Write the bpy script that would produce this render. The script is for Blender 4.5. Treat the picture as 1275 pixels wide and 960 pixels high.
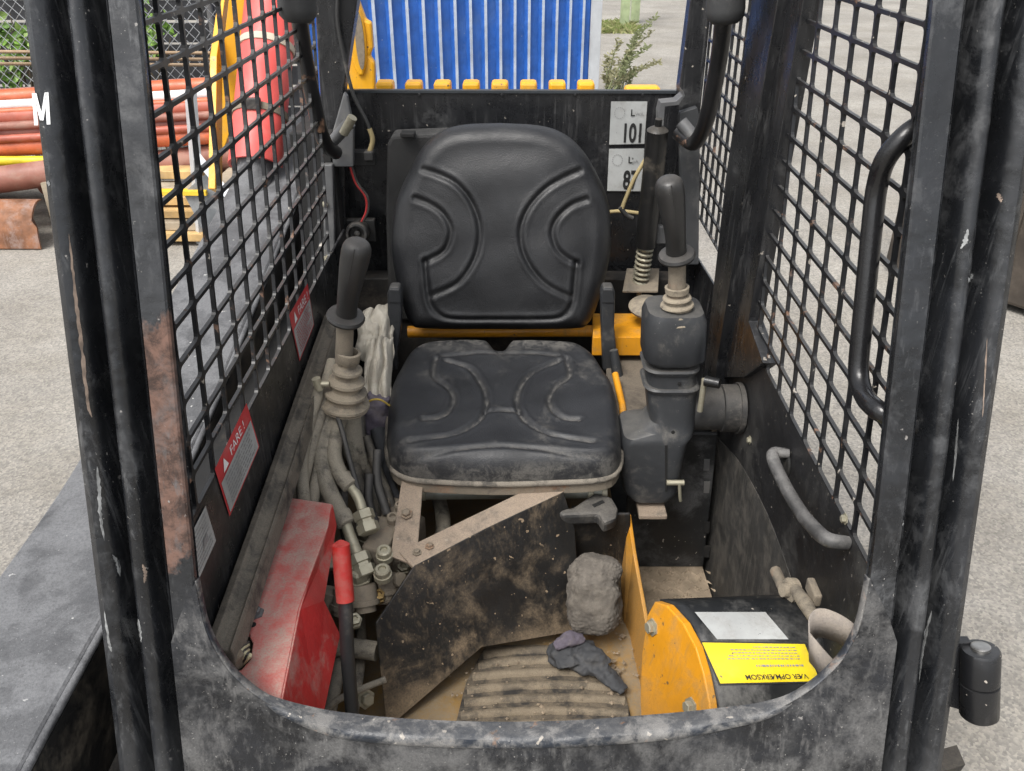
import bpy, bmesh, math, random
import numpy as np
import mathutils
from mathutils import Vector, Matrix
from mathutils.bvhtree import BVHTree
R = math.radians
random.seed(7); rng = np.random.default_rng(7)
for o in list(bpy.data.objects): bpy.data.objects.remove(o)
S = bpy.context.scene; C = S.collection

# ------------------------------------------------------------------ camera
FPX = 1050.0; PITCH = R(30.0); YAW = math.atan(7.5*math.cos(PITCH)/FPX)
CAM = Vector((0, 0, 1.85))
cd = bpy.data.cameras.new('camera'); cam = bpy.data.objects.new('camera', cd); C.objects.link(cam)
cam.location = CAM; cam.rotation_euler = (R(90)-PITCH, 0, YAW)
cd.sensor_width = 36; cd.lens = 36*FPX/1275; cd.clip_start = .02; cd.clip_end = 2000
S.camera = cam
# ------------------------------------------------------------------ sky, sun, exposure (overcast)
wd = bpy.data.worlds.new('World'); S.world = wd; wd.use_nodes = True
nt = wd.node_tree; bg = nt.nodes['Background']
sky = nt.nodes.new('ShaderNodeTexSky'); sky.sky_type = 'NISHITA'; sky.sun_disc = False
sky.sun_elevation = R(58); sky.sun_rotation = R(215); sky.dust_density = 4; sky.air_density = 1.0
hs = nt.nodes.new('ShaderNodeHueSaturation'); hs.inputs['Saturation'].default_value = .22
nt.links.new(sky.outputs[0], hs.inputs['Color']); nt.links.new(hs.outputs[0], bg.inputs['Color'])
bg.inputs['Strength'].default_value = .15
sl = bpy.data.lights.new('sun', 'SUN'); sl.energy = 1.5; sl.angle = R(22); sl.color = (1, .96, .9)
so = bpy.data.objects.new('sun', sl); C.objects.link(so)
az = R(215); el = R(58)
sdir = Vector((math.sin(az)*math.cos(el), math.cos(az)*math.cos(el), math.sin(el)))
so.rotation_euler = sdir.to_track_quat('Z', 'Y').to_euler(); so.location = (-3, -3, 6)
S.render.engine = 'CYCLES'
S.view_settings.view_transform = 'Standard'; S.view_settings.look = 'None'
S.view_settings.exposure = .9; S.view_settings.gamma = 1
S.render.resolution_x = 1024; S.render.resolution_y = 771

# ------------------------------------------------------------------ pixel -> point on a real surface
_r = Vector((math.cos(YAW), math.sin(YAW), 0))
_f = Vector((-math.sin(YAW)*math.cos(PITCH), math.cos(YAW)*math.cos(PITCH), -math.sin(PITCH)))
_u = _r.cross(_f)
def ray(px, py): return _f*FPX + _r*(px-637.5) - _u*(py-480)
def Wp(px, py, p, n):
    d = ray(px, py); n = Vector(n); return CAM + d*((Vector(p)-CAM).dot(n)/d.dot(n))
def W(px, py, X=None, Y=None, Z=None):
    if X is not None: return Wp(px, py, (X, 0, 0), (1, 0, 0))
    if Y is not None: return Wp(px, py, (0, Y, 0), (0, 1, 0))
    return Wp(px, py, (0, 0, Z), (0, 0, 1))

# ------------------------------------------------------------------ materials
MATS = {}
def M(name, col, rough=.5, metal=0, var=.2, vscale=7, dust=0, dcol=(.27, .225, .17), dscale=7, dup=0,
      chips=0, ccol=(.32, .29, .25), cscale=70, rust=0, rscale=5, rcol=(.17, .07, .03), bump=.15, bscale=220, spec=.5, rbox=None, streak=0, mudz=None, speck=0, scol=(.30, .29, .27), attr=None, dent=0):
    if name in MATS: return MATS[name]
    m = bpy.data.materials.new(name); m.use_nodes = True; t = m.node_tree; N = t.nodes; Lk = t.links.new
    bs = N['Principled BSDF']; bs.inputs['Metallic'].default_value = metal; bs.inputs['Specular IOR Level'].default_value = spec
    tc = N.new('ShaderNodeTexCoord'); co = tc.outputs['Object']
    def noise(sc, det=5, dist=0, ro=.6, vec=None):
        n = N.new('ShaderNodeTexNoise'); n.inputs['Scale'].default_value = sc; n.inputs['Detail'].default_value = det
        n.inputs['Distortion'].default_value = dist; n.inputs['Roughness'].default_value = ro
        Lk(vec if vec else co, n.inputs['Vector']); return n.outputs['Fac']
    def mr(x, a, b, c=0, d=1):
        n = N.new('ShaderNodeMapRange'); n.interpolation_type = 'SMOOTHSTEP'; Lk(x, n.inputs[0])
        for i, v in enumerate((a, b, c, d)): n.inputs[i+1].default_value = v
        return n.outputs[0]
    def math_(op, a, b):
        n = N.new('ShaderNodeMath'); n.operation = op; n.use_clamp = True
        for i, v in enumerate((a, b)):
            if isinstance(v, (int, float)): n.inputs[i].default_value = v
            else: Lk(v, n.inputs[i])
        return n.outputs[0]
    def mix(f, a, b):
        n = N.new('ShaderNodeMix'); n.data_type = 'RGBA'
        for k, v in ((0, f), (6, a), (7, b)):
            if isinstance(v, (int, float)): n.inputs[k].default_value = v
            elif isinstance(v, tuple): n.inputs[k].default_value = (*v, 1) if len(v) == 3 else v
            else: Lk(v, n.inputs[k])
        return n.outputs[2]
    lo = tuple(max(0, c*(1-var)) for c in col); hi = tuple(min(1, c*(1+var)) for c in col)
    c = mix(mr(noise(vscale), .3, .7), lo, hi)
    rg = None; rough_v = rough
    rsock = mr(noise(vscale*3), .3, .7, max(.05, rough-.08), min(1, rough+.08))
    if rust:
        f = mr(noise(rscale, 8, .6, .65), .62-rust*.3, .68-rust*.3)
        rc = mix(mr(noise(26, 9, .5, .75), .36, .62), tuple(x*.35 for x in rcol), tuple(min(1, x*1.9) for x in rcol)); rc = mix(mr(noise(7, 6, .4), .5, .62, 0, .7), rc, (.115, .10, .093))
        if rbox:
            sp = N.new('ShaderNodeSeparateXYZ'); Lk(co, sp.inputs[0]); nz = noise(11, 6, .5)
            zz = math_('ADD', sp.outputs[2], 0); j = N.new('ShaderNodeMath'); j.operation = 'MULTIPLY_ADD'
            Lk(nz, j.inputs[0]); j.inputs[1].default_value = .22; Lk(sp.outputs[2], j.inputs[2])
            a = mr(j.outputs[0], rbox[0], rbox[0]+.012); b = mr(j.outputs[0], rbox[1], rbox[1]+.012, 1, 0)
            f = math_('MULTIPLY', a, b)
        c = mix(f, c, rc); rsock = mix(f, rsock, (.85, .85, .85))
    if chips:
        f = mr(noise(cscale, 3, 0, .5), .74-chips*.1, .76-chips*.1)
        c = mix(f, c, ccol)
    if speck:
        f = mr(noise(300, 2, 0, .5), .745-speck*.045, .80-speck*.045, 0, .75); big = mr(noise(6, 6), .42, .62, .15, 1)
        c = mix(math_('MULTIPLY', f, big), c, scol)
    if streak:
        mp = N.new('ShaderNodeMapping'); Lk(co, mp.inputs[0]); mp.inputs['Scale'].default_value = (1, 1, .06)
        f = math_('MULTIPLY', mr(noise(110, 5, .3, .65, mp.outputs[0]), .50, .72, 0, streak), mr(noise(6, 5, .3), .38, .62)); c = mix(f, c, dcol)
    if dust or dup:
        f = mr(noise(dscale, 10, .3, .72), .60-dust*.34, .78-dust*.30, 0, min(.95, .35+dust*.65) if dust else 0)
        if mudz:
            s3 = N.new('ShaderNodeSeparateXYZ'); Lk(co, s3.inputs[0]); jj = N.new('ShaderNodeMath'); jj.operation = 'MULTIPLY_ADD'
            Lk(noise(9, 8, .4, .7), jj.inputs[0]); jj.inputs[1].default_value = .30; Lk(s3.outputs[2], jj.inputs[2])
            f = math_('MAXIMUM', f, mr(jj.outputs[0], mudz[0], mudz[1], mudz[2] if len(mudz) > 2 else .9, 0))
        if dup:
            g = N.new('ShaderNodeNewGeometry'); s2 = N.new('ShaderNodeSeparateXYZ'); Lk(g.outputs['Normal'], s2.inputs[0])
            up = mr(s2.outputs[2], .25, .95); k = mr(noise(dscale*2.2, 8, .2, .7), .3, .65, .35, 1)
            f = math_('MAXIMUM', f, math_('MULTIPLY', math_('MULTIPLY', up, k), dup))
        if attr:
            at = N.new('ShaderNodeAttribute'); at.attribute_name = attr
            f = math_('MAXIMUM', f, math_('MULTIPLY', at.outputs['Fac'], mr(noise(24, 10, .5, .8), .42, .60, .05, 1)))
        fine = mr(noise(dscale*30, 4, 0, .7), .25, .62, .45, 1)
        f = math_('MULTIPLY', f, fine)
        dc = mix(noise(dscale*4, 5), tuple(x*.8 for x in dcol), tuple(x*1.2 for x in dcol))
        c = mix(f, c, dc); rsock = mix(f, rsock, (.9, .9, .9))
    Lk(c, bs.inputs['Base Color']); Lk(rsock, bs.inputs['Roughness'])
    if bump:
        b = N.new('ShaderNodeBump'); b.inputs['Strength'].default_value = bump; b.inputs['Distance'].default_value = .002
        Lk(noise(bscale, 6, 0, .6), b.inputs['Height'])
        if dent:
            b2 = N.new('ShaderNodeBump'); b2.inputs['Strength'].default_value = dent; b2.inputs['Distance'].default_value = .02
            Lk(noise(9, 3, .2), b2.inputs['Height']); Lk(b2.outputs[0], b.inputs['Normal'])
        Lk(b.outputs[0], bs.inputs['Normal'])
    MATS[name] = m; return m
DUST = (.27, .235, .185); GD = (.21, .205, .195)
black = M('black_paint', (.0115, .012, .0135), .30, dust=.16, dup=.2, dcol=(.12, .12, .12), chips=.2, dscale=9, streak=.4, speck=.6, dent=.15)
pillar_m = M('pillar_paint', (.0125, .0135, .0155), .27, var=.4, dust=.29, dcol=(.105, .108, .112), dscale=13, chips=.12, ccol=(.2, .19, .18), cscale=60, bump=.14, streak=.7, speck=1.1, mudz=(.90, 1.10, .55), dent=.35)
flange_m = M('flange_paint_rust', (.0125, .0135, .0155), .27, var=.4, dust=.29, dcol=(.105, .108, .112), dscale=13, chips=.12, ccol=(.2, .19, .18), cscale=60, bump=.14, streak=.7, speck=1.1, mudz=(.90, 1.10, .55), dent=.35, rust=.5, rcol=(.068, .038, .028), rbox=(1.255, 1.535))
sill_m = M('sill_paint', (.0115, .0125, .015), .28, var=.4, dust=.5, dcol=(.125, .123, .12), dscale=12, chips=.2, ccol=(.2, .19, .18), cscale=50, speck=1.5, streak=.6, bump=.3, dent=.45)
lip_m = M('sill_lip_paint', (.016, .021, .03), .34, dust=.58, dup=.35, dcol=(.25, .24, .225), dscale=26, rust=.10, rscale=24, rcol=(.11, .055, .03), chips=.5, speck=1.5, bump=.45, dent=.5)
screen_m = M('screen_paint', (.010, .0105, .012), .36, dup=.28, dcol=(.15, .145, .135), bump=.1, rust=.08, rscale=30, rcol=(.10, .055, .035), chips=.4, cscale=60, dust=.15)
panel_m = M('wall_paint', (.009, .0095, .011), .32, dust=.22, dcol=(.10, .098, .095), dscale=12, chips=.2, cscale=120, streak=.7, speck=.8, dent=.2)
doorp_m = M('door_paint', (.012, .012, .013), .5, dust=.3, dcol=(.09, .087, .08), chips=.3, cscale=150, dscale=6, speck=1.3, streak=.2)
doorg_m = M('door_lining', (.03, .029, .027), .75, dust=.5, dcol=(.12, .108, .092), dscale=18, streak=.5, speck=1)
vinyl = M('seat_vinyl', (.0125, .013, .0145), .40, var=.2, dust=.2, dcol=(.045, .045, .045), bump=.5, bscale=380, spec=.5, attr='dirt', dent=.12)
vinyl_d = M('seat_vinyl_dusty', (.016, .017, .0195), .46, var=.2, dust=.22, dcol=(.14, .132, .118), dscale=9, bump=.4, bscale=420, attr='dirt')
piping_m = M('seat_piping', (.05, .046, .04), .85, dust=.72, dcol=(.25, .22, .178), dscale=20)
yellow = M('yellow_paint', (.60, .255, .010), .42, var=.15, dust=.40, dcol=(.26, .165, .065), dscale=14, chips=.4, ccol=(.12, .07, .04), speck=1, scol=(.28, .19, .1), streak=.45, mudz=(.80, .96, .75))
yel_cl = M('yellow_paint_clean', (.70, .35, .013), .4, var=.12, dust=.3, dcol=(.40, .27, .12), dscale=10, chips=.35, ccol=(.12, .08, .05), streak=.3)
red_m = M('red_cover_paint', (.47, .022, .022), .5, dust=.42, dup=1.0, dcol=(.36, .285, .24), dscale=11, bump=.3, speck=.4)
redgrip = M('red_grip', (.38, .018, .015), .45, dust=.4, dup=.3, dcol=(.30, .11, .09), dscale=16, speck=.8)
plast = M('grey_plastic', (.032, .034, .037), .48, dust=.25, dup=.35, dcol=(.2, .185, .16), dscale=14, bump=.15, bscale=400, speck=.6, dent=.15)
rubber = M('black_rubber', (.022, .022, .022), .6, dust=.3, dup=.35, dcol=(.2, .18, .155), dscale=12)
boot_m = M('dusty_boot', (.08, .07, .058), .85, dust=.85, dup=.5, dcol=(.30, .255, .19), dscale=18, bump=.3)
hose_m = M('dusty_hose', (.055, .05, .045), .85, dust=.9, dup=.5, dcol=(.29, .26, .205), dscale=26, chips=.75, ccol=(.015, .015, .015), cscale=130, bump=.5)
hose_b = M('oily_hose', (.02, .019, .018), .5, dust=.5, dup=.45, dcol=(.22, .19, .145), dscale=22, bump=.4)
zinc = M('dusty_zinc', (.36, .34, .26), .45, metal=.55, dust=.5, dup=.35, dcol=(.28, .25, .185), dscale=18)
grimy = M('grimy_steel', (.10, .09, .075), .8, dust=.9, dup=.5, dcol=(.21, .175, .13), dscale=22, rust=.15, bump=.5, bscale=120)
tan_m = M('muddy_bracket', (.09, .08, .07), .85, dust=.95, dup=.4, dcol=(.30, .235, .175), dscale=14, chips=.2, bump=.4)
mud = M('dry_mud', (.24, .19, .135), .95, var=.3, vscale=20, dust=.5, dcol=(.19, .15, .105), bump=.6, bscale=90)
shield_m = M('muddy_black_plate', (.012, .0115, .011), .42, dust=.32, dcol=(.19, .14, .088), dscale=10, chips=.6, ccol=(.24, .18, .12), cscale=60, bump=.4, speck=1.2, scol=(.2, .15, .1), mudz=(.735, .80), streak=.3)
mat_m = M('muddy_rubber_mat', (.018, .017, .016), .8, dust=.9, dup=.2, dcol=(.25, .195, .135), dscale=9, bump=.5, bscale=100)
matrib_m = M('muddy_mat_rib', (.04, .034, .028), .85, dust=.8, dup=.6, dcol=(.235, .19, .132), dscale=18, bump=.7, bscale=80)
matgr_m = M('mat_groove', (.022, .02, .018), .8, dust=.66, dcol=(.17, .135, .092), dscale=18, bump=.5)
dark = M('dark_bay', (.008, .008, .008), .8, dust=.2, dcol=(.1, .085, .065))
steel = M('bright_steel', (.42, .41, .39), .35, metal=.9, dust=.3, dcol=DUST)
greym = M('grey_worn_steel', (.11, .112, .115), .5, metal=.3, dust=.4, dup=.3, dcol=(.2, .19, .175), chips=.3, ccol=(.02, .02, .02), speck=.8)
white_l = M('white_label', (.36, .37, .365), .45, dust=.4, dcol=(.22, .21, .19), dscale=16, chips=.4, ccol=(.10, .10, .10), cscale=90, bump=0, speck=1, scol=(.1, .1, .1))
yel_l = M('yellow_label', (.68, .52, .01), .4, dust=.25, dcol=(.38, .31, .10), chips=.35, ccol=(.08, .08, .06), cscale=90, bump=0)
red_l = M('red_label', (.5, .035, .04), .45, dust=.3, dcol=(.35, .2, .18), bump=0)
ink = M('ink_black', (.015, .015, .015), .5, bump=0, var=0)
inkg = M('ink_grey', (.22, .22, .22), .5, bump=0, var=0)
inkr = M('ink_red', (.4, .06, .06), .5, bump=0, var=0)
white_p = M('white_print', (.8, .8, .8), .45, bump=0, var=.05)
boom_m = M('dusty_boom_paint', (.035, .036, .039), .55, dust=.70, dup=.45, dcol=(.165, .168, .175), dscale=8, chips=.3, ccol=(.45, .45, .43), bump=.45, bscale=260, speck=1.2, scol=(.45, .45, .44), streak=.2)
boomside = M('boom_side_paint', (.012, .012, .012), .4, dust=.35, dcol=(.2, .17, .13), dscale=6)
tyre_m = M('muddy_tyre', (.016, .016, .016), .8, dust=.5, dup=.3, dcol=(.17, .14, .105), dscale=8)
strut_red = M('faded_red_steel', (.62, .085, .075), .5, dust=.35, dcol=(.6, .25, .2), dscale=6)
beltm = M('belt_webbing', (.22, .195, .172), .9, dust=.6, dcol=(.29, .25, .205), dscale=20, bump=.6, bscale=350, speck=.8, scol=(.1, .09, .08))
glove_m = M('grey_rubber_glove', (.038, .04, .044), .8, dust=.35, dcol=(.12, .112, .10), dscale=14)
glovec_m = M('purple_knit', (.105, .09, .115), .9, dust=.4, dcol=(.17, .15, .135), dscale=18, bump=.6, bscale=400)
bag_m = M('grubby_white_cloth', (.42, .39, .33), .85, dust=.5, dcol=(.27, .24, .19), dscale=16, bump=.3)
bundle_m = M('dusty_netting', (.085, .075, .064), .95, dust=.55, dcol=(.17, .15, .125), dscale=24, bump=.8, bscale=120)
foam = M('foam_grip', (.035, .036, .037), .75, dup=.25, dust=.15, dcol=(.2, .19, .18))
barm = M('bar_paint_worn', (.014, .014, .015), .36, rust=.2, rscale=14, rcol=(.14, .08, .05), dust=.1, dcol=GD)

# ------------------------------------------------------------------ builders
def link(o, parent=None):
    C.objects.link(o)
    if parent is not None:
        o.parent = parent
        if parent.type == 'EMPTY': o.matrix_parent_inverse = Matrix.Translation(-parent.location)
    return o
def mk(name, v, f, mat, parent=None, smooth=False, bevel=0, auto=None):
    me = bpy.data.meshes.new(name); me.from_pydata([tuple(x) for x in v], [], [tuple(x) for x in f]); me.validate()
    bm = bmesh.new(); bm.from_mesh(me); bmesh.ops.recalc_face_normals(bm, faces=bm.faces); bm.to_mesh(me); bm.free()
    if smooth: me.polygons.foreach_set('use_smooth', [True]*len(me.polygons))
    for m in (mat if isinstance(mat, (list, tuple)) else [mat]): me.materials.append(m)
    o = bpy.data.objects.new(name, me); link(o, parent)
    if bevel:
        b = o.modifiers.new('bevel', 'BEVEL'); b.width = bevel; b.segments = 2; b.limit_method = 'ANGLE'; b.angle_limit = R(35)
    if auto and smooth:
        me.set_sharp_from_angle(angle=R(auto))
    return o
def thing(name, label, cat, loc=(0, 0, 0), group=None):
    o = bpy.data.objects.new(name, None); C.objects.link(o); o.location = loc; return tag(o, label, cat, group)
def tag(o, label, cat, group=None):
    o['label'] = label; o['category'] = cat
    if group: o['group'] = group
    return o
def struct(o, kind='structure'): o['kind'] = kind; return o
def catmull(pts, n=8):
    P = [Vector(p) for p in pts]; P = [P[0]*2-P[1]]+P+[P[-1]*2-P[-2]]; out = []
    for i in range(1, len(P)-2):
        for k in range(n):
            t = k/n; a, b, c, d = P[i-1:i+3]
            out.append(.5*((2*b)+(c-a)*t+(2*a-5*b+4*c-d)*t*t+(3*b-a-3*c+d)*t**3))
    out.append(P[-2]); return out
def lerpl(l, n):
    x = np.linspace(0, len(l)-1, n); return np.interp(x, range(len(l)), l)
def tube_geo(pts, r, seg=12, spline=0, cap=True, flat=None):
    if spline: pts = catmull(pts, spline)
    pts = [Vector(p) for p in pts]; n = len(pts); rr = lerpl(r, n) if isinstance(r, (list, tuple)) else [r]*n
    v, f = [], []; t0 = (pts[1]-pts[0]).normalized()
    a = Vector((0, 0, 1)) if abs(t0.z) < .9 else Vector((1, 0, 0)); nrm = t0.cross(a).normalized()
    for i, p in enumerate(pts):
        t = (pts[min(i+1, n-1)]-pts[max(i-1, 0)]).normalized(); nrm = (nrm-t*nrm.dot(t)).normalized(); b = t.cross(nrm)
        for k in range(seg):
            an = 2*math.pi*k/seg; v.append(p+(nrm*math.cos(an)+b*math.sin(an))*rr[i])
    for i in range(n-1):
        for k in range(seg): f.append((i*seg+k, i*seg+(k+1) % seg, (i+1)*seg+(k+1) % seg, (i+1)*seg+k))
    if cap: f.append(tuple(range(seg))); f.append(tuple((n-1)*seg+k for k in range(seg)))
    return v, f
def tube(name, pts, r, mat, parent=None, seg=12, spline=0, cap=True):
    v, f = tube_geo(pts, r, seg, spline, cap); return mk(name, v, f, mat, parent, smooth=seg > 6, auto=50)
def lathe(name, p0, axis, prof, mat, parent=None, seg=24, smooth=True):
    p0 = Vector(p0); ax = Vector(axis).normalized(); a = Vector((0, 0, 1)) if abs(ax.z) < .9 else Vector((1, 0, 0))
    n = ax.cross(a).normalized(); b = ax.cross(n); v, f = [], []
    for (r, h) in prof:
        for k in range(seg):
            an = 2*math.pi*k/seg; v.append(p0+ax*h+(n*math.cos(an)+b*math.sin(an))*max(r, .0001))
    for i in range(len(prof)-1):
        for k in range(seg): f.append((i*seg+k, i*seg+(k+1) % seg, (i+1)*seg+(k+1) % seg, (i+1)*seg+k))
    f.append(tuple(range(seg))); f.append(tuple((len(prof)-1)*seg+k for k in range(seg)))
    return mk(name, v, f, mat, parent, smooth=smooth, auto=45)
def plate(name, pts, thick, mat, parent=None, bevel=.0015):
    """polygon extruded by a vector, or by a length along its normal away from the camera"""
    pts = [Vector(p) for p in pts]; n = len(pts)
    if not isinstance(thick, Vector):
        nn = Vector((0, 0, 0))
        for i in range(n):
            a, b = pts[i], pts[(i+1) % n]; nn += a.cross(b)
        nn.normalize(); cen = sum(pts, Vector())/n
        if nn.dot(cen-CAM) < 0: nn = -nn
        thick = nn*thick
    v = pts+[p+thick for p in pts]; f = [tuple(range(n)), tuple(range(n, 2*n))]
    for i in range(n): f.append((i, (i+1) % n, n+(i+1) % n, n+i))
    return mk(name, v, f, mat, parent, bevel=bevel)
def box(name, c, size, mat, parent=None, rot=None, bevel=.003):
    v = []; c = Vector(c)
    for x in (-.5, .5):
        for y in (-.5, .5):
            for z in (-.5, .5):
                p = Vector((x*size[0], y*size[1], z*size[2]))
                if rot: p = rot @ p
                v.append(c+p)
    return mk(name, v, [(0, 1, 3, 2), (4, 5, 7, 6), (0, 1, 5, 4), (2, 3, 7, 6), (0, 2, 6, 4), (1, 3, 7, 5)], mat, parent, bevel=bevel)
def loft(name, rings, mat, parent=None, smooth=True, auto=40, cap=True, bevel=0):
    s = len(rings[0]); v = [p for r in rings for p in r]; f = []
    for i in range(len(rings)-1):
        for k in range(s): f.append((i*s+k, i*s+(k+1) % s, (i+1)*s+(k+1) % s, (i+1)*s+k))
    if cap: f.append(tuple(range(s))); f.append(tuple((len(rings)-1)*s+k for k in range(s)))
    return mk(name, v, f, mat, parent, smooth=smooth, auto=auto, bevel=bevel)
def rrect(cx, cy, hx, hy, r, n=5):
    out = []; r = min(r, hx, hy)
    for (sx, sy, a0) in ((1, 1, 0), (-1, 1, 90), (-1, -1, 180), (1, -1, 270)):
        for k in range(n):
            a = R(a0+90*k/(n-1)); out.append((cx+sx*(hx-r)+r*math.cos(a), cy+sy*(hy-r)+r*math.sin(a)))
    return out
def text(name, s, o, xd, yd, h, mat, parent, sx=1, align='LEFT', off=.0007, bold=0):
    cu = bpy.data.curves.new('t', 'FONT'); cu.body = s; cu.align_x = align; cu.size = 1; cu.offset = bold
    ob = bpy.data.objects.new('t', cu); C.objects.link(ob)
    dg = bpy.context.evaluated_depsgraph_get(); me = bpy.data.meshes.new_from_object(ob.evaluated_get(dg))
    bpy.data.objects.remove(ob); bpy.data.curves.remove(cu)
    xd = Vector(xd).normalized(); yd = Vector(yd).normalized(); n = xd.cross(yd)
    o = Vector(o); cen_n = n if n.dot(CAM-o) > 0 else -n
    for v in me.vertices: v.co = o+xd*(v.co.x*h*sx/.72)+yd*(v.co.y*h/.72)+cen_n*off
    me.materials.append(mat); me.name = name; ob = bpy.data.objects.new(name, me); return link(ob, parent)
def quad_map(q):
    q = [Vector(p) for p in q]     # top-left, top-right, bottom-right, bottom-left
    return lambda u, v: (q[0]*(1-u)+q[1]*u)*(1-v)+(q[3]*(1-u)+q[2]*u)*v
def quad_patch(name, q, u0, v0, u1, v1, mat, parent, off):
    m = quad_map(q); n = (m(1, 0)-m(0, 0)).cross(m(0, 1)-m(0, 0)).normalized()
    if n.dot(CAM-m(.5, .5)) < 0: n = -n
    return mk(name, [m(a, b)+n*off for a, b in ((u0, v0), (u1, v0), (u1, v1), (u0, v1))], [(0, 1, 2, 3)], mat, parent)
def fine_print(q, rows, u0, u1, v0, v1, mat, parent, off=.0006, fill=.45, seed=1):
    rr = random.Random(seed); m = quad_map(q); n = (m(1, 0)-m(0, 0)).cross(m(0, 1)-m(0, 0)).normalized()
    if n.dot(CAM-m(.5, .5)) < 0: n = -n
    v, f = [], []
    for i in range(rows):
        a = v0+(v1-v0)*i/rows; b = a+(v1-v0)/rows*fill; u = u0
        end = u1-(rr.random()*.35*(u1-u0) if i % 3 == 2 else rr.random()*.08*(u1-u0))
        while u < end:
            w = rr.uniform(.03, .11)*(u1-u0); e = min(u+w, end)
            k = len(v); v += [m(u, a)+n*off, m(e, a)+n*off, m(e, b)+n*off, m(u, b)+n*off]; f.append((k, k+1, k+2, k+3)); u = e+.022*(u1-u0)
    o = mk('fine_print', v, f, mat, parent); return o
def bolt(p, axis, r, parent, mat=zinc, name='bolt'):
    a = Vector(axis).normalized(); lathe(name, Vector(p), a, [(r*1.5, 0), (r*1.5, r*.25), (r, r*.26), (r, r*1.0), (r*.8, r*1.15)], mat, parent, seg=6 if r < .02 else 12, smooth=False)
def blob(name, geos, mat, parent=None, vox=.004, smooth=6, disp=None):
    v, f = [], []
    for gv, gf in geos:
        k = len(v); v += list(gv); f += [tuple(i+k for i in q) for q in gf]
    o = mk(name, v, f, mat, parent, smooth=True)
    m = o.modifiers.new('r', 'REMESH'); m.mode = 'VOXEL'; m.voxel_size = vox; m.use_smooth_shade = True
    if smooth: s = o.modifiers.new('s', 'SMOOTH'); s.iterations = smooth; s.factor = .5
    if disp:
        tx = bpy.data.textures.new(name, 'CLOUDS'); tx.noise_scale = disp[1]; tx.noise_depth = 3
        d = o.modifiers.new('d', 'DISPLACE'); d.texture = tx; d.strength = disp[0]; d.texture_coords = 'GLOBAL'
    return o

# ================================================================== THE PLACE: ground
g = bmesh.new(); bmesh.ops.create_grid(g, x_segments=2, y_segments=2, size=600)
me = bpy.data.meshes.new('ground'); g.to_mesh(me); g.free()
ground = bpy.data.objects.new('ground', me); C.objects.link(ground); struct(ground)
gm = bpy.data.materials.new('worn_asphalt'); gm.use_nodes = True; t = gm.node_tree; N = t.nodes; bs = N['Principled BSDF']
tc = N.new('ShaderNodeTexCoord'); bs.inputs['Roughness'].default_value = .92
def nz(sc, det=6, ro=.6):
    n = N.new('ShaderNodeTexNoise'); n.inputs['Scale'].default_value = sc; n.inputs['Detail'].default_value = det; n.inputs['Roughness'].default_value = ro
    t.links.new(tc.outputs['Object'], n.inputs['Vector']); return n
def ramp(x, st):
    n = N.new('ShaderNodeValToRGB'); e = n.color_ramp.elements
    e[0].position, e[0].color = st[0][0], (*st[0][1], 1); e[1].position, e[1].color = st[1][0], (*st[1][1], 1)
    for p, c in st[2:]: q = e.new(p); q.color = (*c, 1)
    t.links.new(x, n.inputs[0]); return n.outputs[0]
def mixc(f, a, b, mode='MIX'):
    n = N.new('ShaderNodeMix'); n.data_type = 'RGBA'; n.blend_type = mode
    if isinstance(f, float): n.inputs[0].default_value = f
    else: t.links.new(f, n.inputs[0])
    t.links.new(a, n.inputs[6]); t.links.new(b, n.inputs[7]); return n.outputs[2]
a = ramp(nz(.7).outputs['Fac'], [(.3, (.225, .213, .195)), (.7, (.315, .30, .272))])
vo = N.new('ShaderNodeTexVoronoi'); vo.inputs['Scale'].default_value = 125; t.links.new(tc.outputs['Object'], vo.inputs['Vector'])
spk = ramp(vo.outputs['Color'], [(.1, (.50, .50, .51)), (.5, (.98, .97, .95)), (.9, (1.45, 1.42, 1.35))])
b_ = mixc(.6, a, spk, 'MULTIPLY')
s2 = ramp(nz(2.2, 8, .7).outputs['Fac'], [(.35, (.72, .70, .67)), (.6, (1, 1, 1))])
mpg = N.new('ShaderNodeMapping'); t.links.new(tc.outputs['Object'], mpg.inputs[0]); mpg.inputs['Scale'].default_value = (.6, 1.3, 1); mpg.inputs['Rotation'].default_value = (0, 0, .5)
trk = nz(1.1, 5, .6); t.links.new(mpg.outputs[0], trk.inputs['Vector'])
s3 = ramp(trk.outputs['Fac'], [(.40, (.80, .78, .74)), (.55, (1, 1, 1)), (.72, (1.14, 1.13, 1.1))])
sp2 = ramp(nz(11, 9, .75).outputs['Fac'], [(.36, (.74, .73, .72)), (.5, (1, 1, 1))])
c4 = mixc(.45, mixc(.6, b_, s2, 'MULTIPLY'), s3, 'MULTIPLY')
t.links.new(mixc(.5, c4, sp2, 'MULTIPLY'), bs.inputs['Base Color'])
bp = N.new('ShaderNodeBump'); bp.inputs['Strength'].default_value = .25; bp.inputs['Distance'].default_value = .006
t.links.new(vo.outputs['Distance'], bp.inputs['Height']); t.links.new(bp.outputs[0], bs.inputs['Normal'])
me.materials.append(gm)

# ================================================================== LOADER
L = thing('skid_steer_loader', 'black and yellow skid steer loader with open cab, mesh sides and black vinyl seat', 'loader', (0, 1.6, 0))
XL, XR = -.43, .47
FP = Vector((0, .80, 1.134)); FN = Vector((0, 1, -.29)).normalized(); UPP = Vector((0, .29, 1)).normalized()
def Fr(px, py, back=0): return Wp(px, py, FP+FN*back, FN)

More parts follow.
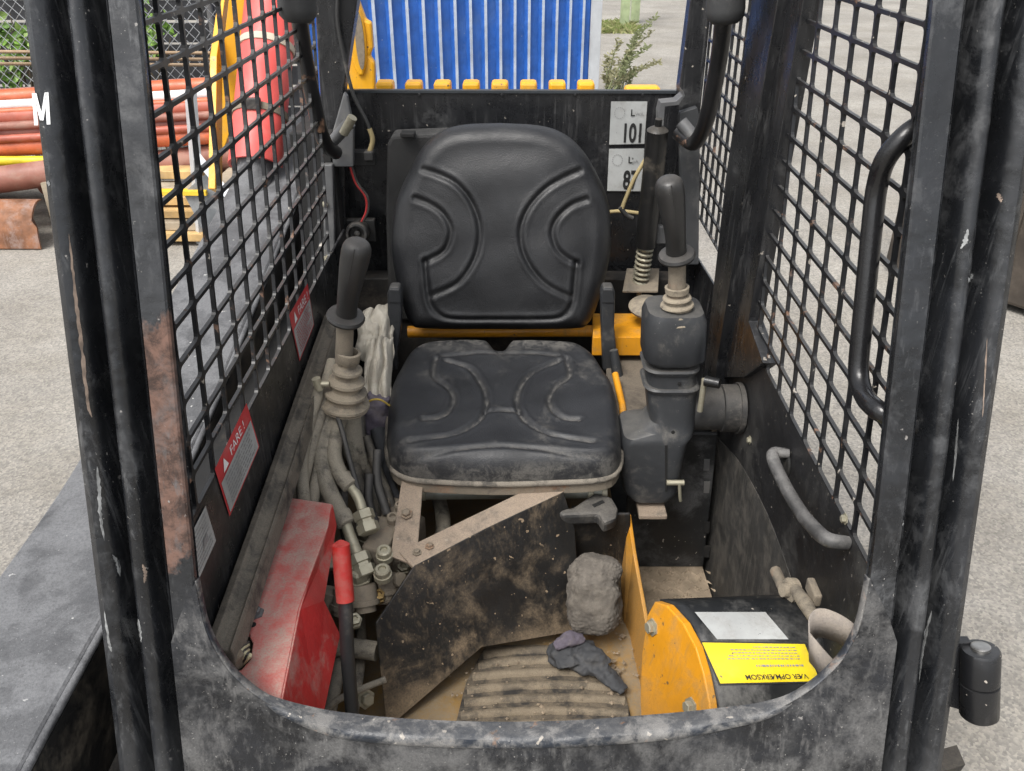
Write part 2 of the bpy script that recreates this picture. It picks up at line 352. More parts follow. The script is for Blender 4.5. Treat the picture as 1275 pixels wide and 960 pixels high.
# --- front pillars: rolled profile swept along a straight line in the frame plane
def pillar(side, inner_top, inner_bot, wide_top, wide_bot):
    A = Fr(*inner_top); B = Fr(*inner_bot); ot = Fr(*wide_top); ob = Fr(*wide_bot)
    # normalised across (0 inner edge .. 1 outer), depth towards the viewer in metres
    prof = []
    def arc(u0, u1, d0, h, n=8):
        for k in range(n+1):
            a = math.pi*k/n; prof.append((u0+(u1-u0)*(1-math.cos(a))/2, d0+h*max(0, math.sin(a))**.7))
    prof += [(.25, .002), (.258, .005), (.268, .003), (.285, -.022), (.30, -.029), (.405, -.032), (.425, -.022), (.44, -.004), (.455, .001), (.48, .0055), (.51, .008), (.54, .009), (.57, .008), (.595, .005), (.612, .001), (.628, -.005), (.642, -.018),
             (.655, -.023), (.705, -.024), (.72, -.014), (.735, .002), (.755, .010), (.80, .016), (.86, .0185), (.92, .015), (.965, .005), (.99, -.010), (1.0, -.03), (.99, -.06), (.86, -.075), (.3, -.075), (.27, -.03)]
    flng = [(0, .002), (.02, .004), (.248, .004), (.252, -.002), (.24, -.010), (0.02, -.012), (0, -.006)]
    def sweep(pr):
        rings = []
        for s in np.linspace(-.42, 1.75, 28):
            I = A.lerp(B, s); O = ot.lerp(ob, s); rings.append([I+(O-I)*u-FN*d for u, d in pr])
        return rings
    p = loft('front_pillar', sweep(prof), pillar_m, L, auto=38)
    fl = loft('pillar_flange', sweep(flng), flange_m if side < 0 else pillar_m, p, auto=38)
    # inner return of the pillar, running back to the side wall
    e = [A.lerp(B, -.42), A.lerp(B, 1.02)]; xw = XL+.001 if side < 0 else XR-.001
    q = [e[0]+FN*.012, e[1]+FN*.012]; q2 = [Vector((xw, k.y+.05, k.z)) for k in q]
    plate('pillar_return', [q[0], q[1], q2[1], q2[0]], Vector((.004*side, 0, 0)), pillar_m, p, bevel=0)
    return p
pl = pillar(-1, (173, 0), (245, 740), (27, 0), (120, 740))
pr_ = pillar(1, (1161, 0), (1081, 740), (1310, 0), (1204, 740))
# the white letter on the rounded outer edge
bv = BVHTree.FromPolygons([v.co for v in pl.data.vertices], [p.vertices for p in pl.data.polygons])
def strip(a, b, w, n=10, m=3):
    v, f = [], []
    for i in range(n+1):
        for j in range(m+1):
            s = i/n; x = a[0]+(b[0]-a[0])*s+(j/m-.5)*w; y = a[1]+(b[1]-a[1])*s
            p = Fr(x, y, -.1); h = bv.ray_cast(p, (p-CAM).normalized()); v.append((h[0] if h[0] else Fr(x, y))-FN*.0008)
    for i in range(n):
        for j in range(m): k = i*(m+1)+j; f.append((k, k+1, k+m+2, k+m+1))
    return v, f
vv, ff = [], []
for a, b, w in (((42.5, 116), (45.5, 156), 4.6), ((58.5, 115), (61, 155), 4.6), ((43.5, 116), (52.5, 150), 4.2), ((58, 115.5), (52.5, 150), 4.2)):
    x, y = strip(a, b, w); k = len(vv); vv += x; ff += [tuple(i+k for i in q) for q in y]
mk('letter_m', vv, ff, white_p, pl)
bvr = BVHTree.FromPolygons([v_.co for v_ in pr_.data.vertices], [p_.vertices for p_ in pr_.data.polygons])
def damage(path, w, mat, parent, tree, seed):
    rr = random.Random(seed); P = catmull([Vector((x, y, 0)) for x, y in path], 9); v, f = [], []
    for i, p in enumerate(P):
        e = math.sin(math.pi*min(1, max(0, i/(len(P)-1))))**.5; a = w*e*rr.uniform(.35, 1.1); b = w*e*rr.uniform(.35, 1.1)
        for dx in (-a, 0, b):
            q_ = Fr(p.x+dx, p.y, -.1); h = tree.ray_cast(q_, (q_-CAM).normalized()); v.append((h[0] if h[0] else Fr(p.x, p.y))-FN*.0005)
    for i in range(len(P)-1):
        for k in range(2): c_ = i*3+k; f.append((c_, c_+1, c_+4, c_+3))
    mk('paint_damage', v, f, mat, parent)
dm1 = M('bare_tan_primer', (.19, .145, .115), .8, var=.4, vscale=60, speck=1, scol=(.05, .04, .035)); dm2 = M('pale_scuff', (.20, .205, .205), .7, var=.5, vscale=50)
for path, w, m_ in ([[(86, 290), (91, 340), (98, 400), (104, 450), (110, 505), (115, 520)], 3.0, dm1], [[(121, 580), (124, 610), (125, 640), (130, 672)], 3.2, dm2], [[(60, 225), (61, 232)], 2.2, dm2],
                    [[(140, 690), (146, 700), (150, 718)], 3.2, dm2], [[(178, 702), (181, 715), (180, 726)], 3, dm1], [[(172, 770), (176, 800)], 2.5, dm2], [[(130, 760), (136, 800), (139, 812)], 2.2, dm2]): damage(path, w, m_, pl, bv, int(path[0][0]))
for path, w, m_ in ([[(1243, 240), (1246, 252)], 4.5, dm1], [[(1205, 285), (1202, 300), (1196, 310)], 4, dm2], [[(1210, 340), (1206, 352)], 3.5, dm2], [[(1229, 420), (1226, 470), (1223, 520)], 1.6, dm1], [[(1193, 520), (1190, 560), (1186, 600)], 1.6, dm2], [[(1160, 760), (1150, 800), (1144, 850)], 2.5, dm2], [[(1120, 640), (1124, 655)], 3, dm2]): damage(path, w, m_, pr_, bvr, int(path[0][0]))

# --- front panel with the curved lower edge of the doorway, and its dusty rolled lip
UCL = [(213, 800), (222, 772), (234, 742)]; UCR = [(1094, 742), (1108, 772), (1117, 800)]
UC = [(243, 725), (248, 752), (256, 785), (272, 818), (296, 848), (330, 874), (375, 893), (425, 906), (500, 914), (600, 918), (700, 917), (780, 912), (845, 906), (905, 897), (958, 886), (1006, 862), (1046, 826), (1069, 786), (1079, 745), (1083, 722)]
uc = catmull([Fr(*p, -.0048) for p in UC], 5); ucy = catmull([Vector((x, y, 0)) for x, y in UC], 5)
uall = [Fr(*p, -.0048) for p in UCL]+uc+[Fr(*p, -.0048) for p in UCR]
low = [Fr(x, y, .004) for x, y in ((1200, 690), (1190, 1100), (150, 1100), (120, 690))]
n = len(uall); v = []; f = []
for p in uall:
    b = p-UPP*1; t_ = max(0, (p.z-.62)/UPP.z)
    for k in range(7): v.append(p-UPP*(t_*k/6)+FN*(.0 if k else .0))
for i in range(n-1):
    for k in range(6): f.append((i*7+k, (i+1)*7+k, (i+1)*7+k+1, i*7+k+1))
fp = mk('front_panel', v, f, sill_m, L)
sd = fp.modifiers.new('s', 'SOLIDIFY'); sd.thickness = .0006; sd.offset = 0
n = len(uc)
cen = Fr(660, 500)
rings = []
for i, p in enumerate(uc):
    t_ = (uc[min(i+1, n-1)]-uc[max(i-1, 0)]).normalized(); inn = FN.cross(t_); 
    if inn.dot(cen-p) < 0: inn = -inn
    ring = []; sc_ = float(np.interp(ucy[i].y, (735, 870, 908), (.12, .28, .80)))
    jit = .0015*math.sin(i*1.7)+.001*math.sin(i*.61)
    for a, b in ((-.022, -.004), (-.017, -.011), (-.008, -.0135+jit), (0, -.012), (.004, -.004), (.004, .03), (-.002, .034), (-.006, .03), (-.012, .006), (-.022, .006)):
        ring.append(p+FN*.0045+(inn*a+FN*b)*sc_ if b < .01 else p+FN*.0045+inn*a*sc_+FN*b*max(.35, sc_))
    rings.append(ring)
loft('sill_lip', rings, lip_m, fp, auto=50)

# --- mesh screens: punched plate with rounded holes
def screen(name, X, node, a, b, lean, ci, cj, thick, mat, parent, bar=.0056, keep=None, front=True):
    rr = .007; v, f = [], []; key = {}
    hole = []; hw, hh = (a-bar)/2, (b-bar)/2
    hole = rrect(0, 0, hw, hh, rr, 4)
    outer = []
    for (y, z) in hole:
        cy = max(-a/2, min(a/2, y*(a/2)/hw)); cz = max(-b/2, min(b/2, z*(b/2)/hh))
        if abs(abs(y)-hw) > 1e-6 and abs(abs(z)-hh) > 1e-6:   # corner points go to the corner
            cy = math.copysign(a/2, y); cz = math.copysign(b/2, z)
        elif abs(abs(y)-hw) < 1e-6: cy = math.copysign(a/2, y); cz = math.copysign(hh-rr, z)
        else: cz = math.copysign(b/2, z); cy = math.copysign(hw-rr, y)
        outer.append((cy, cz))
    m = len(hole)
    for i in range(*ci):
        for j in range(*cj):
            cy, cz = (i+.5)*a, (j+.5)*b
            if keep and not keep(node.y+cy+cz*lean, node.z+cz): continue
            k = len(v)
            for d in (0, thick):
                for ring in (hole, outer):
                    for (y, z) in ring: v.append(Vector((X+d, node.y+cy+y+(cz+z)*lean, node.z+cz+z)))
            for q in range(m):
                r = (q+1) % m
                f += [(k+q, k+r, k+m+r, k+m+q), (k+2*m+q, k+2*m+r, k+3*m+r, k+3*m+q), (k+q, k+r, k+2*m+r, k+2*m+q)]
    if front:
        for p in v:
            lim = .80+.29*(p.z-1.134)+.078
            if p.y < lim: p.y = lim
    return mk(name, v, f, mat, parent)
# left wall
LZB = 1.85-.715
wl = plate('side_wall', [Vector((XL, .70, .45)), Vector((XL, 2.02, .45)), Vector((XL, 2.02, LZB)), Vector((XL, .875, LZB))], Vector((-.006, 0, 0)), panel_m, L)
nd = W(202.7, 60, X=XL); bb = .0492
rows = round((nd.z-LZB)/bb); nd.z = LZB+rows*bb
screen('mesh_screen', XL, nd, .0775, bb, .20, (-6, 11), (-rows, 6), -.006, screen_m, wl, keep=lambda y, z: .80+.29*(z-1.134)+.045 < y < 1.97)
# right door
DZB = 1.85-.773
door = plate('side_door', [Vector((XR, .70, .22)), Vector((XR, 1.735, .22)), Vector((XR, 1.735, DZB+.03)), Vector((XR, 1.66, DZB)), Vector((XR, .86, DZB))], Vector((.008, 0, 0)), doorp_m, L)
nd2 = W(1085.9, 51.8, X=XR); b2 = .0462
rows = round((nd2.z-DZB)/b2); nd2.z = DZB+rows*b2
screen('mesh_screen', XR, nd2, .0785, b2, .20, (-6, 9), (-rows, 6), .006, screen_m, door, keep=lambda y, z: y < 1.70+.02*(z-1.1) and y > .8+.29*(z-1.134)+.045)
def strip_x(name, X, px, mat, parent, th): return plate(name, [W(x, y, X=X) for x, y in px], Vector((th, 0, 0)), mat, parent)
strip_x('door_frame', XR-.012, [(972, -60), (1012, -60), (1000, 0), (961, 225), (932, 400), (950, 452), (925, 470), (900, 470), (932, 225)], black, door, .03)
tube('door_seal', [W(x, y, X=XR-.014) for x, y in ((965, -60), (948, 60), (931, 190), (912, 330), (897, 450), (889, 540), (876, 660), (869, 742))], .006, M('seal_rubber', (.06, .05, .04), .8, dust=.7, dcol=(.19, .155, .11)), door, spline=4, seg=8)
# raised lining in the lower door
lin = [(893, 545), (872, 735), (880, 752), (960, 790), (1010, 790), (990, 735), (955, 640), (920, 575)]
plate('door_lining', catmull([W(x, y, X=XR-.0012) for x, y in lin+[lin[0]]], 4)[:-1], Vector((.001, 0, 0)), doorg_m, door, bevel=0)
ph = [W(x, y, X=XR-.03) for x, y in ((962, 566), (975, 600), (996, 636), (1014, 658), (1031, 672))]
ph = [ph[0]+Vector((.028, 0, .002))]+ph+[ph[-1]+Vector((.028, -.002, -.004))]
tube('pull_handle', ph, [.008, .011, .011, .011, .011, .011, .010], M('worn_handle', (.045, .045, .045), .45, dust=.4, dup=.5, dcol=(.25, .24, .23), chips=.3, ccol=(.02, .02, .02)), door, spline=6)
lathe('handle_plate', W(978, 577, X=XR-.001), (-1, 0, 0), [(.028, 0), (.028, .004), (.02, .006)], dark, door)
for q in ((934, 548), (1053, 646)): bolt(W(*q, X=XR), (-1, 0, 0), .006, door)
gh = [(1190, 140), (1160, 150), (1132, 165), (1104, 196), (1092, 232), (1086, 280), (1079, 350), (1072, 420), (1069, 465), (1076, 492), (1092, 510), (1115, 521), (1150, 532)]
tube('grab_handle', [W(x, y, X=XR-.020+(.055 if x > 1135 else .02 if x > 1108 else 0)) for x, y in gh], .0130, M('gloss_black_tube', (.010, .010, .011), .25, dust=.08, dcol=GD), L, seg=18, spline=5)
# rear side screen and cab posts on the right
rs = screen('rear_screen', XR, W(898, 90, X=XR)-Vector((0, 0, 0)), .060, .0462, .05, (-4, 9), (-8, 8), .006, screen_m, L, keep=lambda y, z: 1.74 < y < 2.22 and z > 1.01)
strip_x('rear_side_wall', XR, [(893, 540), (893, 362), (866, 318), (850, 318), (838, 540)], panel_m, L, .006)
strip_x('cab_pillar', XR-.03, [(944, -60), (974, -60), (968, 0), (930, 225), (893, 448), (886, 520), (868, 520), (878, 450), (903, 225), (936, 0)], black, L, .035)
def yplate(name, Y, px, mat, parent, th=.03, bevel=.003): return plate(name, [W(x, y, Y=Y) for x, y in px], Vector((0, th, 0)), mat, parent, bevel)
yplate('cab_pillar', 2.06, [(388, -50), (452, -50), (445, 0), (428, 113), (431, 330), (431, 480), (402, 480), (404, 330), (402, 180), (392, 0)], black, L, .05)
yplate('cab_pillar', 2.08, [(862, -50), (896, -50), (887, 0), (872, 140), (868, 350), (868, 480), (845, 480), (846, 200), (846, 110), (860, 0)], black, L, .05)
yplate('corner_post', 2.0, [(402, 205), (414, 205), (420, 420), (412, 470), (404, 420)], greym, L, .02)
for q in ((406, 254), (408, 322)): bolt(W(*q, Y=1.998), (-1, -.6, 0), .007, L, mat=zinc)

# --- ledge at the foot of the left wall
lr = []
for (x0, y0, x1, y1) in ((404, 392, 417, 424), (372, 480, 396, 512), (330, 600, 368, 620), (290, 710, 330, 740), (255, 805, 300, 830)):
    A = W(x0, y0, X=XL+.004); B = Wp(x1, y1, A, (0, 0, 1)); B.x = A.x+.055
    lr.append([A+Vector((0, 0, .0)), A+Vector((.013, 0, .006)), A+Vector((0.019, 0, -.006)), A+Vector((0.031, 0, -.008)), A+Vector((0.035, 0, -.002)), A+Vector((0.037, 0, -.012)), A+Vector((0.037, 0, -.05)), A+Vector((0, 0, -.05))])
loft('ledge_strip', lr, M('dusty_ledge', (.035, .033, .03), .8, dust=.75, dup=.5, dcol=(.19, .165, .13), dscale=14, bump=.4), L, smooth=False, bevel=.002)

# --- decals on the left wall
def wall_decal(qpx, seed, band):
    q = [W(x, y, X=XL+.0015) for x, y in qpx]
    if band:
        d = quad_patch('warning_decal', q, 0, 0, 1, 1, red_l, L, .0); m = quad_map(q)
        quad_patch('text_field', q, .03, .34, .97, .96, white_l, d, .0006)
        xd = m(1, 0)-m(0, 0); yd = m(0, 0)-m(0, 1); h = (m(0, 1)-m(0, 0)).length
        text('lettering', 'FARE !', m(.36, .27), xd, yd, h*.17, white_p, d, sx=1.15)
        mk('warning_triangle', [m(.13, .28)+Vector((.001, 0, 0)), m(.27, .28)+Vector((.001, 0, 0)), m(.20, .07)+Vector((.001, 0, 0))], [(0, 1, 2)], white_p, d)
        fine_print(q, 7 if seed == 1 else 9, .12, .9, .40, .93, inkg if seed == 1 else inkr, d, off=.0012, fill=.42, seed=seed)
    else:
        d = quad_patch('serial_label', q, 0, 0, 1, 1, white_l, L, .0)
        fine_print(q, 9, .1, .92, .08, .95, inkg, d, seed=seed, off=.0007, fill=.35)
        quad_patch('pictogram', q, .50, .50, .74, .66, inkg, d, .0013)
wall_decal([(267.5, 584), (307, 501.7), (323, 556), (286, 643)], 1, True)
wall_decal([(360, 392), (383, 352.5), (391, 404.6), (373, 450)], 2, True)
wall_decal([(236, 669), (256, 629.6), (269, 673), (244.6, 728)], 3, False)

# --- rear panel, with noise labels
RY = 2.15
rp = yplate('rear_panel', RY, [(428, 112), (848, 113), (848, 128), (852, 470), (425, 470)], black, L, .02, .004)
yplate('panel_fold', RY-.004, [(428, 112), (848, 113), (848, 117), (428, 116)], M('fold_edge', (.03, .035, .04), .4), rp, .003, .0008)
for x in (522, 625, 716, 800): bolt(W(x, 118, Y=RY), (0, -1, 0), .0035, rp, mat=black)
def noise_label(px, num, sub):
    q = [W(x, y, Y=RY-.002) for x, y in px]; d = quad_patch('noise_label', q, 0, 0, 1, 1, ink, L, .0005)
    quad_patch('label_face', q, .02, .02, .98, .98, white_l, d, .001); m = quad_map(q)
    xd = m(1, 0)-m(0, 0); yd = m(0, 0)-m(0, 1); h = (m(0, 1)-m(0, 0)).length
    text('lettering', num, m(.34 if len(num) > 2 else .44, .92), xd, yd, h*.42, ink, d, sx=.58, off=.0025, bold=.03)
    text('lettering', 'L', m(.55, .34), xd, yd, h*.15, ink, d, off=.0025, bold=.015)
    text('lettering', sub, m(.68, .34), xd, yd, h*.08, inkg, d, off=.0025)
    v, f = [], []; 
    for k in range(16):
        a0, a1 = 2*math.pi*k/16, 2*math.pi*(k+.6)/16
        for a, r in ((a0, .13), (a1, .13), (a1, .145), (a0, .145)): v.append(m(.26+r*math.cos(a), .27+r*.9*math.sin(a))+Vector((0, -.0028, 0)))
        f.append((4*k, 4*k+1, 4*k+2, 4*k+3))
    mk('pictogram', v, f, inkg, d)
noise_label([(760, 125), (807, 125), (803, 180), (757.5, 181)], '101', 'WA')
noise_label([(757.5, 184), (803, 183.5), (800, 239), (755, 238.5)], '87', 'pA')

# --- seat
def cushion(name, outl, center, plane_p, n, grooves, H, Rr, gd, gw, mat, parent, nseg=260, nring=80, crown=0.0, ex=2.2, dirt_g=.8, dirt_e=False):
    n = Vector(n).normalized()
    if n.dot(CAM-Vector(plane_p)) < 0: n = -n
    ol = catmull([Wp(x, y, plane_p, n) for x, y in outl+[outl[0]]], 10)[:-1]
    cen = Wp(*center, plane_p, n); ax = Vector((1, 0, 0)); ay = n.cross(ax).normalized()
    P = np.array([[(p-cen).dot(ax), (p-cen).dot(ay)] for p in ol])
    ang = np.arctan2(P[:, 1], P[:, 0]); rad = np.hypot(P[:, 0], P[:, 1]); o_ = np.argsort(ang); ang = ang[o_]; rad = rad[o_]
    th = np.linspace(-np.pi, np.pi, nseg, endpoint=False)
    rr = np.interp(th, np.r_[ang-2*np.pi, ang, ang+2*np.pi], np.r_[rad, rad, rad])
    E = np.c_[rr*np.cos(th), rr*np.sin(th)]
    def segd(Q, A, B):
        d = B-A; l = (d**2).sum(1)+1e-12; tt = np.clip(((Q[:, None]-A)*d).sum(2)/l, 0, 1); return np.sqrt((((Q[:, None]-A)-tt[..., None]*d)**2).sum(2)).min(1)
    s = 1-(1-np.linspace(0, 1, nring))**1.25; s[0] = .0
    Q = (s[:, None, None]*E[None]).reshape(-1, 2)
    de = segd(Q, E, np.roll(E, -1, 0)); x = np.clip(de/Rr, 0, 1); h = H*(1-(1-x)**ex)**(1/ex)
    h += crown*(1-np.exp(-(np.clip(de-Rr, 0, 1)/.05)**2))
    for gpx, gk in grooves:
        gp = catmull([Wp(a, b, plane_p, n) for a, b in gpx], 6); G = np.array([[(p-cen).dot(ax), (p-cen).dot(ay)] for p in gp])
        dg = segd(Q, G[:-1], G[1:]); h -= gd*gk*np.exp(-(dg/gw)**2) - gd*gk*.18*np.exp(-((dg-gw*2.3)/gw)**2)
    dirt = np.zeros(len(h))
    for gpx, gk in grooves:
        gp = catmull([Wp(a, b, plane_p, n) for a, b in gpx], 6); G = np.array([[(p-cen).dot(ax), (p-cen).dot(ay)] for p in gp])
        dirt = np.maximum(dirt, dirt_g*gk*np.exp(-(segd(Q, G[:-1], G[1:])/(gw*.9))**2))
    if dirt_e:
        back_ = ay.y; yy = Q[:, 1]*(1 if ay.y > 0 else -1); ymax, ymin = yy.max(), yy.min()
        dirt = np.maximum(dirt, np.clip((yy-(ymax-.085))/.04, 0, 1)*.85)
        dirt = np.maximum(dirt, np.clip((.012-de)/.010, 0, 1)*.7)
    h += .0009*np.sin(Q[:, 0]*47+Q[:, 1]*23)+.0007*np.sin(Q[:, 1]*61-Q[:, 0]*15)
    h[(nring-1)*nseg:] = 0
    V = [cen+ax*q[0]+ay*q[1]+n*hh for q, hh in zip(Q, h)]
    F = [(i*nseg+k, i*nseg+(k+1) % nseg, (i+1)*nseg+(k+1) % nseg, (i+1)*nseg+k) for i in range(nring-1) for k in range(nseg)]
    k0 = len(V); V += [V[(nring-1)*nseg+k]-n*.012 for k in range(nseg)]
    F += [((nring-1)*nseg+k, (nring-1)*nseg+(k+1) % nseg, k0+(k+1) % nseg, k0+k) for k in range(nseg)]; F.append(tuple(k0+k for k in range(nseg)))
    o = mk(name, V, F, mat, parent, smooth=True)
    da = o.data.attributes.new('dirt', 'FLOAT', 'POINT'); da.data.foreach_set('value', np.r_[dirt, np.zeros(nseg)].astype(np.float32))
    return o, [cen+ax*e[0]+ay*e[1] for e in E], n
SP = Vector((0, 1.38, .862)); SN = Vector((0, -.054, 1))
co = [(482, 560), (485, 512), (496, 480), (514, 455), (546, 444), (600, 444), (612, 446), (622, 457), (632, 446), (645, 444), (708, 445), (736, 458), (754, 482), (766, 505), (773, 560), (768, 586), (745, 596), (690, 599), (620, 601), (560, 599), (512, 595), (488, 582)]
def mir(l, cx): return [(2*cx-x, y) for x, y in l]
up = -9   # grooves are read on the raised top, drawn on the base plane
def sh(l, dx=0, dy=33): return [(x+dx, y+dy) for x, y in l]
cg = [([(556, 448), (585, 458), (600, 478), (606, 496), (603, 516), (590, 530), (562, 543), (512, 552)], 1),
      ([(544, 447), (541, 468), (558, 482), (566, 496), (560, 512), (546, 521), (528, 524)], 1),
      ([(695, 449), (664, 462), (650, 478), (643, 498), (648, 517), (664, 532), (690, 545), (737, 552)], 1),
      ([(704, 446), (708, 468), (692, 480), (683, 496), (688, 512), (702, 521), (720, 523)], 1),
      ([(604, 514), (625, 511), (646, 514)], .7),
      ([(552, 443), (590, 440), (625, 441), (660, 440), (695, 443)], .5),
      ([(496, 566), (540, 566), (580, 561), (625, 559), (670, 561), (712, 566), (756, 565)], .8)]
cg = [(sh(a, 0, 26), k) for a, k in cg]
pan_v = [Wp(x, y, SP, SN) for x, y in co]
seat = plate('seat', [p-SN*.012 for p in catmull(pan_v+[pan_v[0]], 3)[:-1]], Vector((0, 0, -.02)), grimy, L)
cu, edge, _ = cushion('seat_cushion', co, (626, 515), SP, SN, cg, .060, .036, .0062, .0052, vinyl_d, seat, crown=-.004, ex=2.4, dirt_e=True)
tube('seat_piping', [p-SN*.004 for p in edge[::3]]+[edge[0]-SN*.004], .0065, piping_m, seat, seg=8)
BP = Vector((0, 1.875, .956)); BN = Vector((0, -.45, .11)).normalized()
bo = [(622, 153), (578, 155), (550, 163), (528, 181), (510, 212), (494, 250), (488, 300), (492, 340), (502, 380), (512, 402), (530, 408), (622, 409), (712, 408), (732, 402), (745, 375), (756, 335), (761, 295), (757, 250), (740, 210), (722, 183), (700, 165), (670, 156)]
sc = lambda x, y: (470+x*310/1063, 140+y*280/960)
bg_ = [([sc(*p) for p in ((205, 240), (280, 265), (345, 300), (400, 365), (435, 450), (440, 530), (415, 620), (350, 710), (240, 765))], 1),
       ([sc(*p) for p in ((170, 360), (235, 385), (290, 425), (322, 490), (305, 560), (270, 595), (215, 622))], 1),
       ([sc(*p) for p in ((860, 245), (790, 275), (715, 320), (650, 390), (615, 470), (615, 555), (650, 640), (715, 715), (815, 770))], 1),
       ([sc(*p) for p in ((885, 365), (820, 390), (765, 440), (742, 500), (760, 565), (800, 605), (845, 628))], 1),
       ([sc(*p) for p in ((214, 622), (220, 700), (232, 790), (270, 845), (340, 865), (525, 866), (720, 865), (790, 850), (825, 800), (835, 720), (843, 630))], 1)]
bk, bedge, bn = cushion('backrest', bo, (624, 285), BP, BN, bg_, .055, .045, .0070, .0052, vinyl, seat, crown=.010, ex=2.0, dirt_g=.36)
plate('backrest_shell', [p-bn*.012 for p in bedge[::4]], bn*-.03, plast, seat, bevel=.006)
for sx, cx in ((-1, 491), (1, 757)):     # seat hinge arms
    pts = [(cx-9, 366), (cx-6, 358), (cx+6, 358), (cx+9, 366), (cx+8, 410), (cx+12*sx*.4+7, 446), (cx+4, 462), (cx-6, 462), (cx-8, 420)]
    h = yplate('seat_hinge', 1.80, pts, plast, seat, .035, .005)
    yplate('hinge_cover', 1.797, [(cx-8, 377), (cx-6, 361), (cx+6, 361), (cx+8, 377)], plast, h if False else seat, .003, .001)
tube('recline_lever', [W(764, 436, Y=1.78), W(769, 468, Y=1.77)], [.010, .014], plast, seat)
tube('seat_back_bar', [W(508, 413, Y=1.93), W(742, 412, Y=1.93)], .015, yellow, L)
plate('rear_crossmember', [W(x, y, Z=.93) for x, y in ((738, 390), (812, 390), (812, 420), (738, 420))], Vector((0, 0, -.05)), yellow, L)
plate('engine_cover_plate', [W(x, y, Z=.86) for x, y in ((755, 428), (830, 428), (830, 540), (755, 540))], .02, M('brown_grime', (.06, .05, .04), .9, dust=.8, dcol=(.15, .125, .095), dscale=9), L)
tube('seat_side_rail', [W(766, 466, Y=1.72), W(775, 505, Y=1.62), W(778, 540, Y=1.5)], .008, yellow, L)
# document box behind the backrest
db = yplate('document_box', 2.06, [(482, 180), (488, 169), (560, 166), (560, 400), (484, 400), (480, 260)], M('textured_plastic', (.022, .022, .022), .7, bump=.8, bscale=600, dup=.2, dust=.15, dcol=GD), L, .07, .008)
box('latch', W(508, 167, Y=2.05), (.035, .03, .012), dark, db)

# --- hidden cab shell under the seat, floor and chassis
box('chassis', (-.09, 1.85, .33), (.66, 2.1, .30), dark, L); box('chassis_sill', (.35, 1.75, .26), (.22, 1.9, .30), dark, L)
box('added_bulkhead', (-.0, 2.10, .70), (.86, .06, .56), M('bulkhead_grime', (.012, .011, .01), .8, dust=.4, dcol=(.12, .10, .08)), L)  # unseen wall added behind the seat to block light from the ground
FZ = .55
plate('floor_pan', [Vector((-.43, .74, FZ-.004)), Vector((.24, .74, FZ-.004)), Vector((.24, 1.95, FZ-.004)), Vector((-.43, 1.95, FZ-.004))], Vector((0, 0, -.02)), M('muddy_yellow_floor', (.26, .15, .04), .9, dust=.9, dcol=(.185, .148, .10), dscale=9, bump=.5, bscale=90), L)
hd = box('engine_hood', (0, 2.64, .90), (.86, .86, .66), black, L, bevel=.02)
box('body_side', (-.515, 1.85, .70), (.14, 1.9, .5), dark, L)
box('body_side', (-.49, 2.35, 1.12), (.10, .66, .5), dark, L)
box('hood_rail', (0, 2.205, 1.20), (.80, .06, .45), yel_cl, hd, bevel=.004)
for k in range(8):
    p = W(481+k*35.4, 110, Y=2.215); tb = box('hood_tab', (p.x, 2.205, 1.425+.014), (.042, .05, .034), yel_cl, hd, bevel=.007)
pb = W(795, 109, Y=2.3); box('hood_tab', (pb.x, 2.23, 1.425), (.09, .05, .03), yel_cl, hd, bevel=.010)

# --- floor side plates, drive cover, tread plate
yp = [(768, 640), (783, 640), (787, 690), (797, 745), (806, 778), (812, 830), (806, 915), (798, 915), (777, 790)]
pts = []
for x, y in yp:
    pts.append(W(x, y, X=.235+.0))
fsp = plate('floor_side_plate', [W(770, 640, X=.215), W(776, 800, X=.225), W(800, 915, X=.237), W(812, 850, X=.250), W(803, 775, X=.250), W(788, 690, X=.236), W(781, 640, X=.225)], .008, yellow, L, bevel=.002)
Q1, Q2, Q3 = Vector((.22, .933, .706)), Vector((.233, .997, .877)), Vector((.29, .808, .823))
PN = (Q2-Q1).cross(Q3-Q1).normalized()
cpx = [(800, 935), (797, 870), (799, 815), (806, 766), (815, 749), (830, 754), (850, 776), (866, 806), (876, 840), (883, 875), (888, 925)]
cv = [Wp(x, y, Q2, PN) for x, y in cpx]
if PN.x < 0: PN = -PN
dc = plate('drive_cover', cv, PN*.014, yellow, L, bevel=.002)
for q in ((813, 781), (861, 880)): bolt(Wp(*q, Q2, PN)-PN*.0, -PN, .010, dc)
arcp = [Wp(x, y, Q2+PN*.016, PN) for x, y in ((836, 752), (850, 768), (866, 796), (877, 830), (884, 865), (890, 905), (893, 960))]
arcp = [Wp(822, 748, Q2+PN*.016, PN)]+arcp; arcp = catmull(arcp, 4)
arcp = [p+Vector((0, .25, -.004))*0 for p in arcp]
SW = Vector((.205, .012, .0))
rings_v = []; v = []; f = []; ncol = 10
for i, p in enumerate(arcp):
    for k in range(ncol+1): v.append(p+SW*(k/ncol))
for i in range(len(arcp)-1):
    for k in range(ncol): q = i*(ncol+1)+k; f.append((q, q+1, q+ncol+2, q+ncol+1))
hs_ = mk('cover_housing', v, f, M('housing_paint', (.012, .013, .014), .35, dust=.5, dcol=(.16, .155, .145), dscale=6, chips=.3), dc, smooth=True)
md = hs_.modifiers.new('s', 'SOLIDIFY'); md.thickness = .005; md.offset = 0
back = [arcp[0], arcp[0]+SW, arcp[0]+SW+Vector((0, .03, -.03)), arcp[0]+Vector((0, .03, -.03))]
plate('cover_top', back, Vector((0, 0, -.005)), MATS['housing_paint'], dc)
rimp = [p+SW*1.0+Vector((.004, .004, .003)) for p in arcp[:16]]
rimp = [rimp[0]+Vector((0, .06, -.006))]+rimp
tube('cover_rim', rimp, .010, grimy, dc, seg=8)
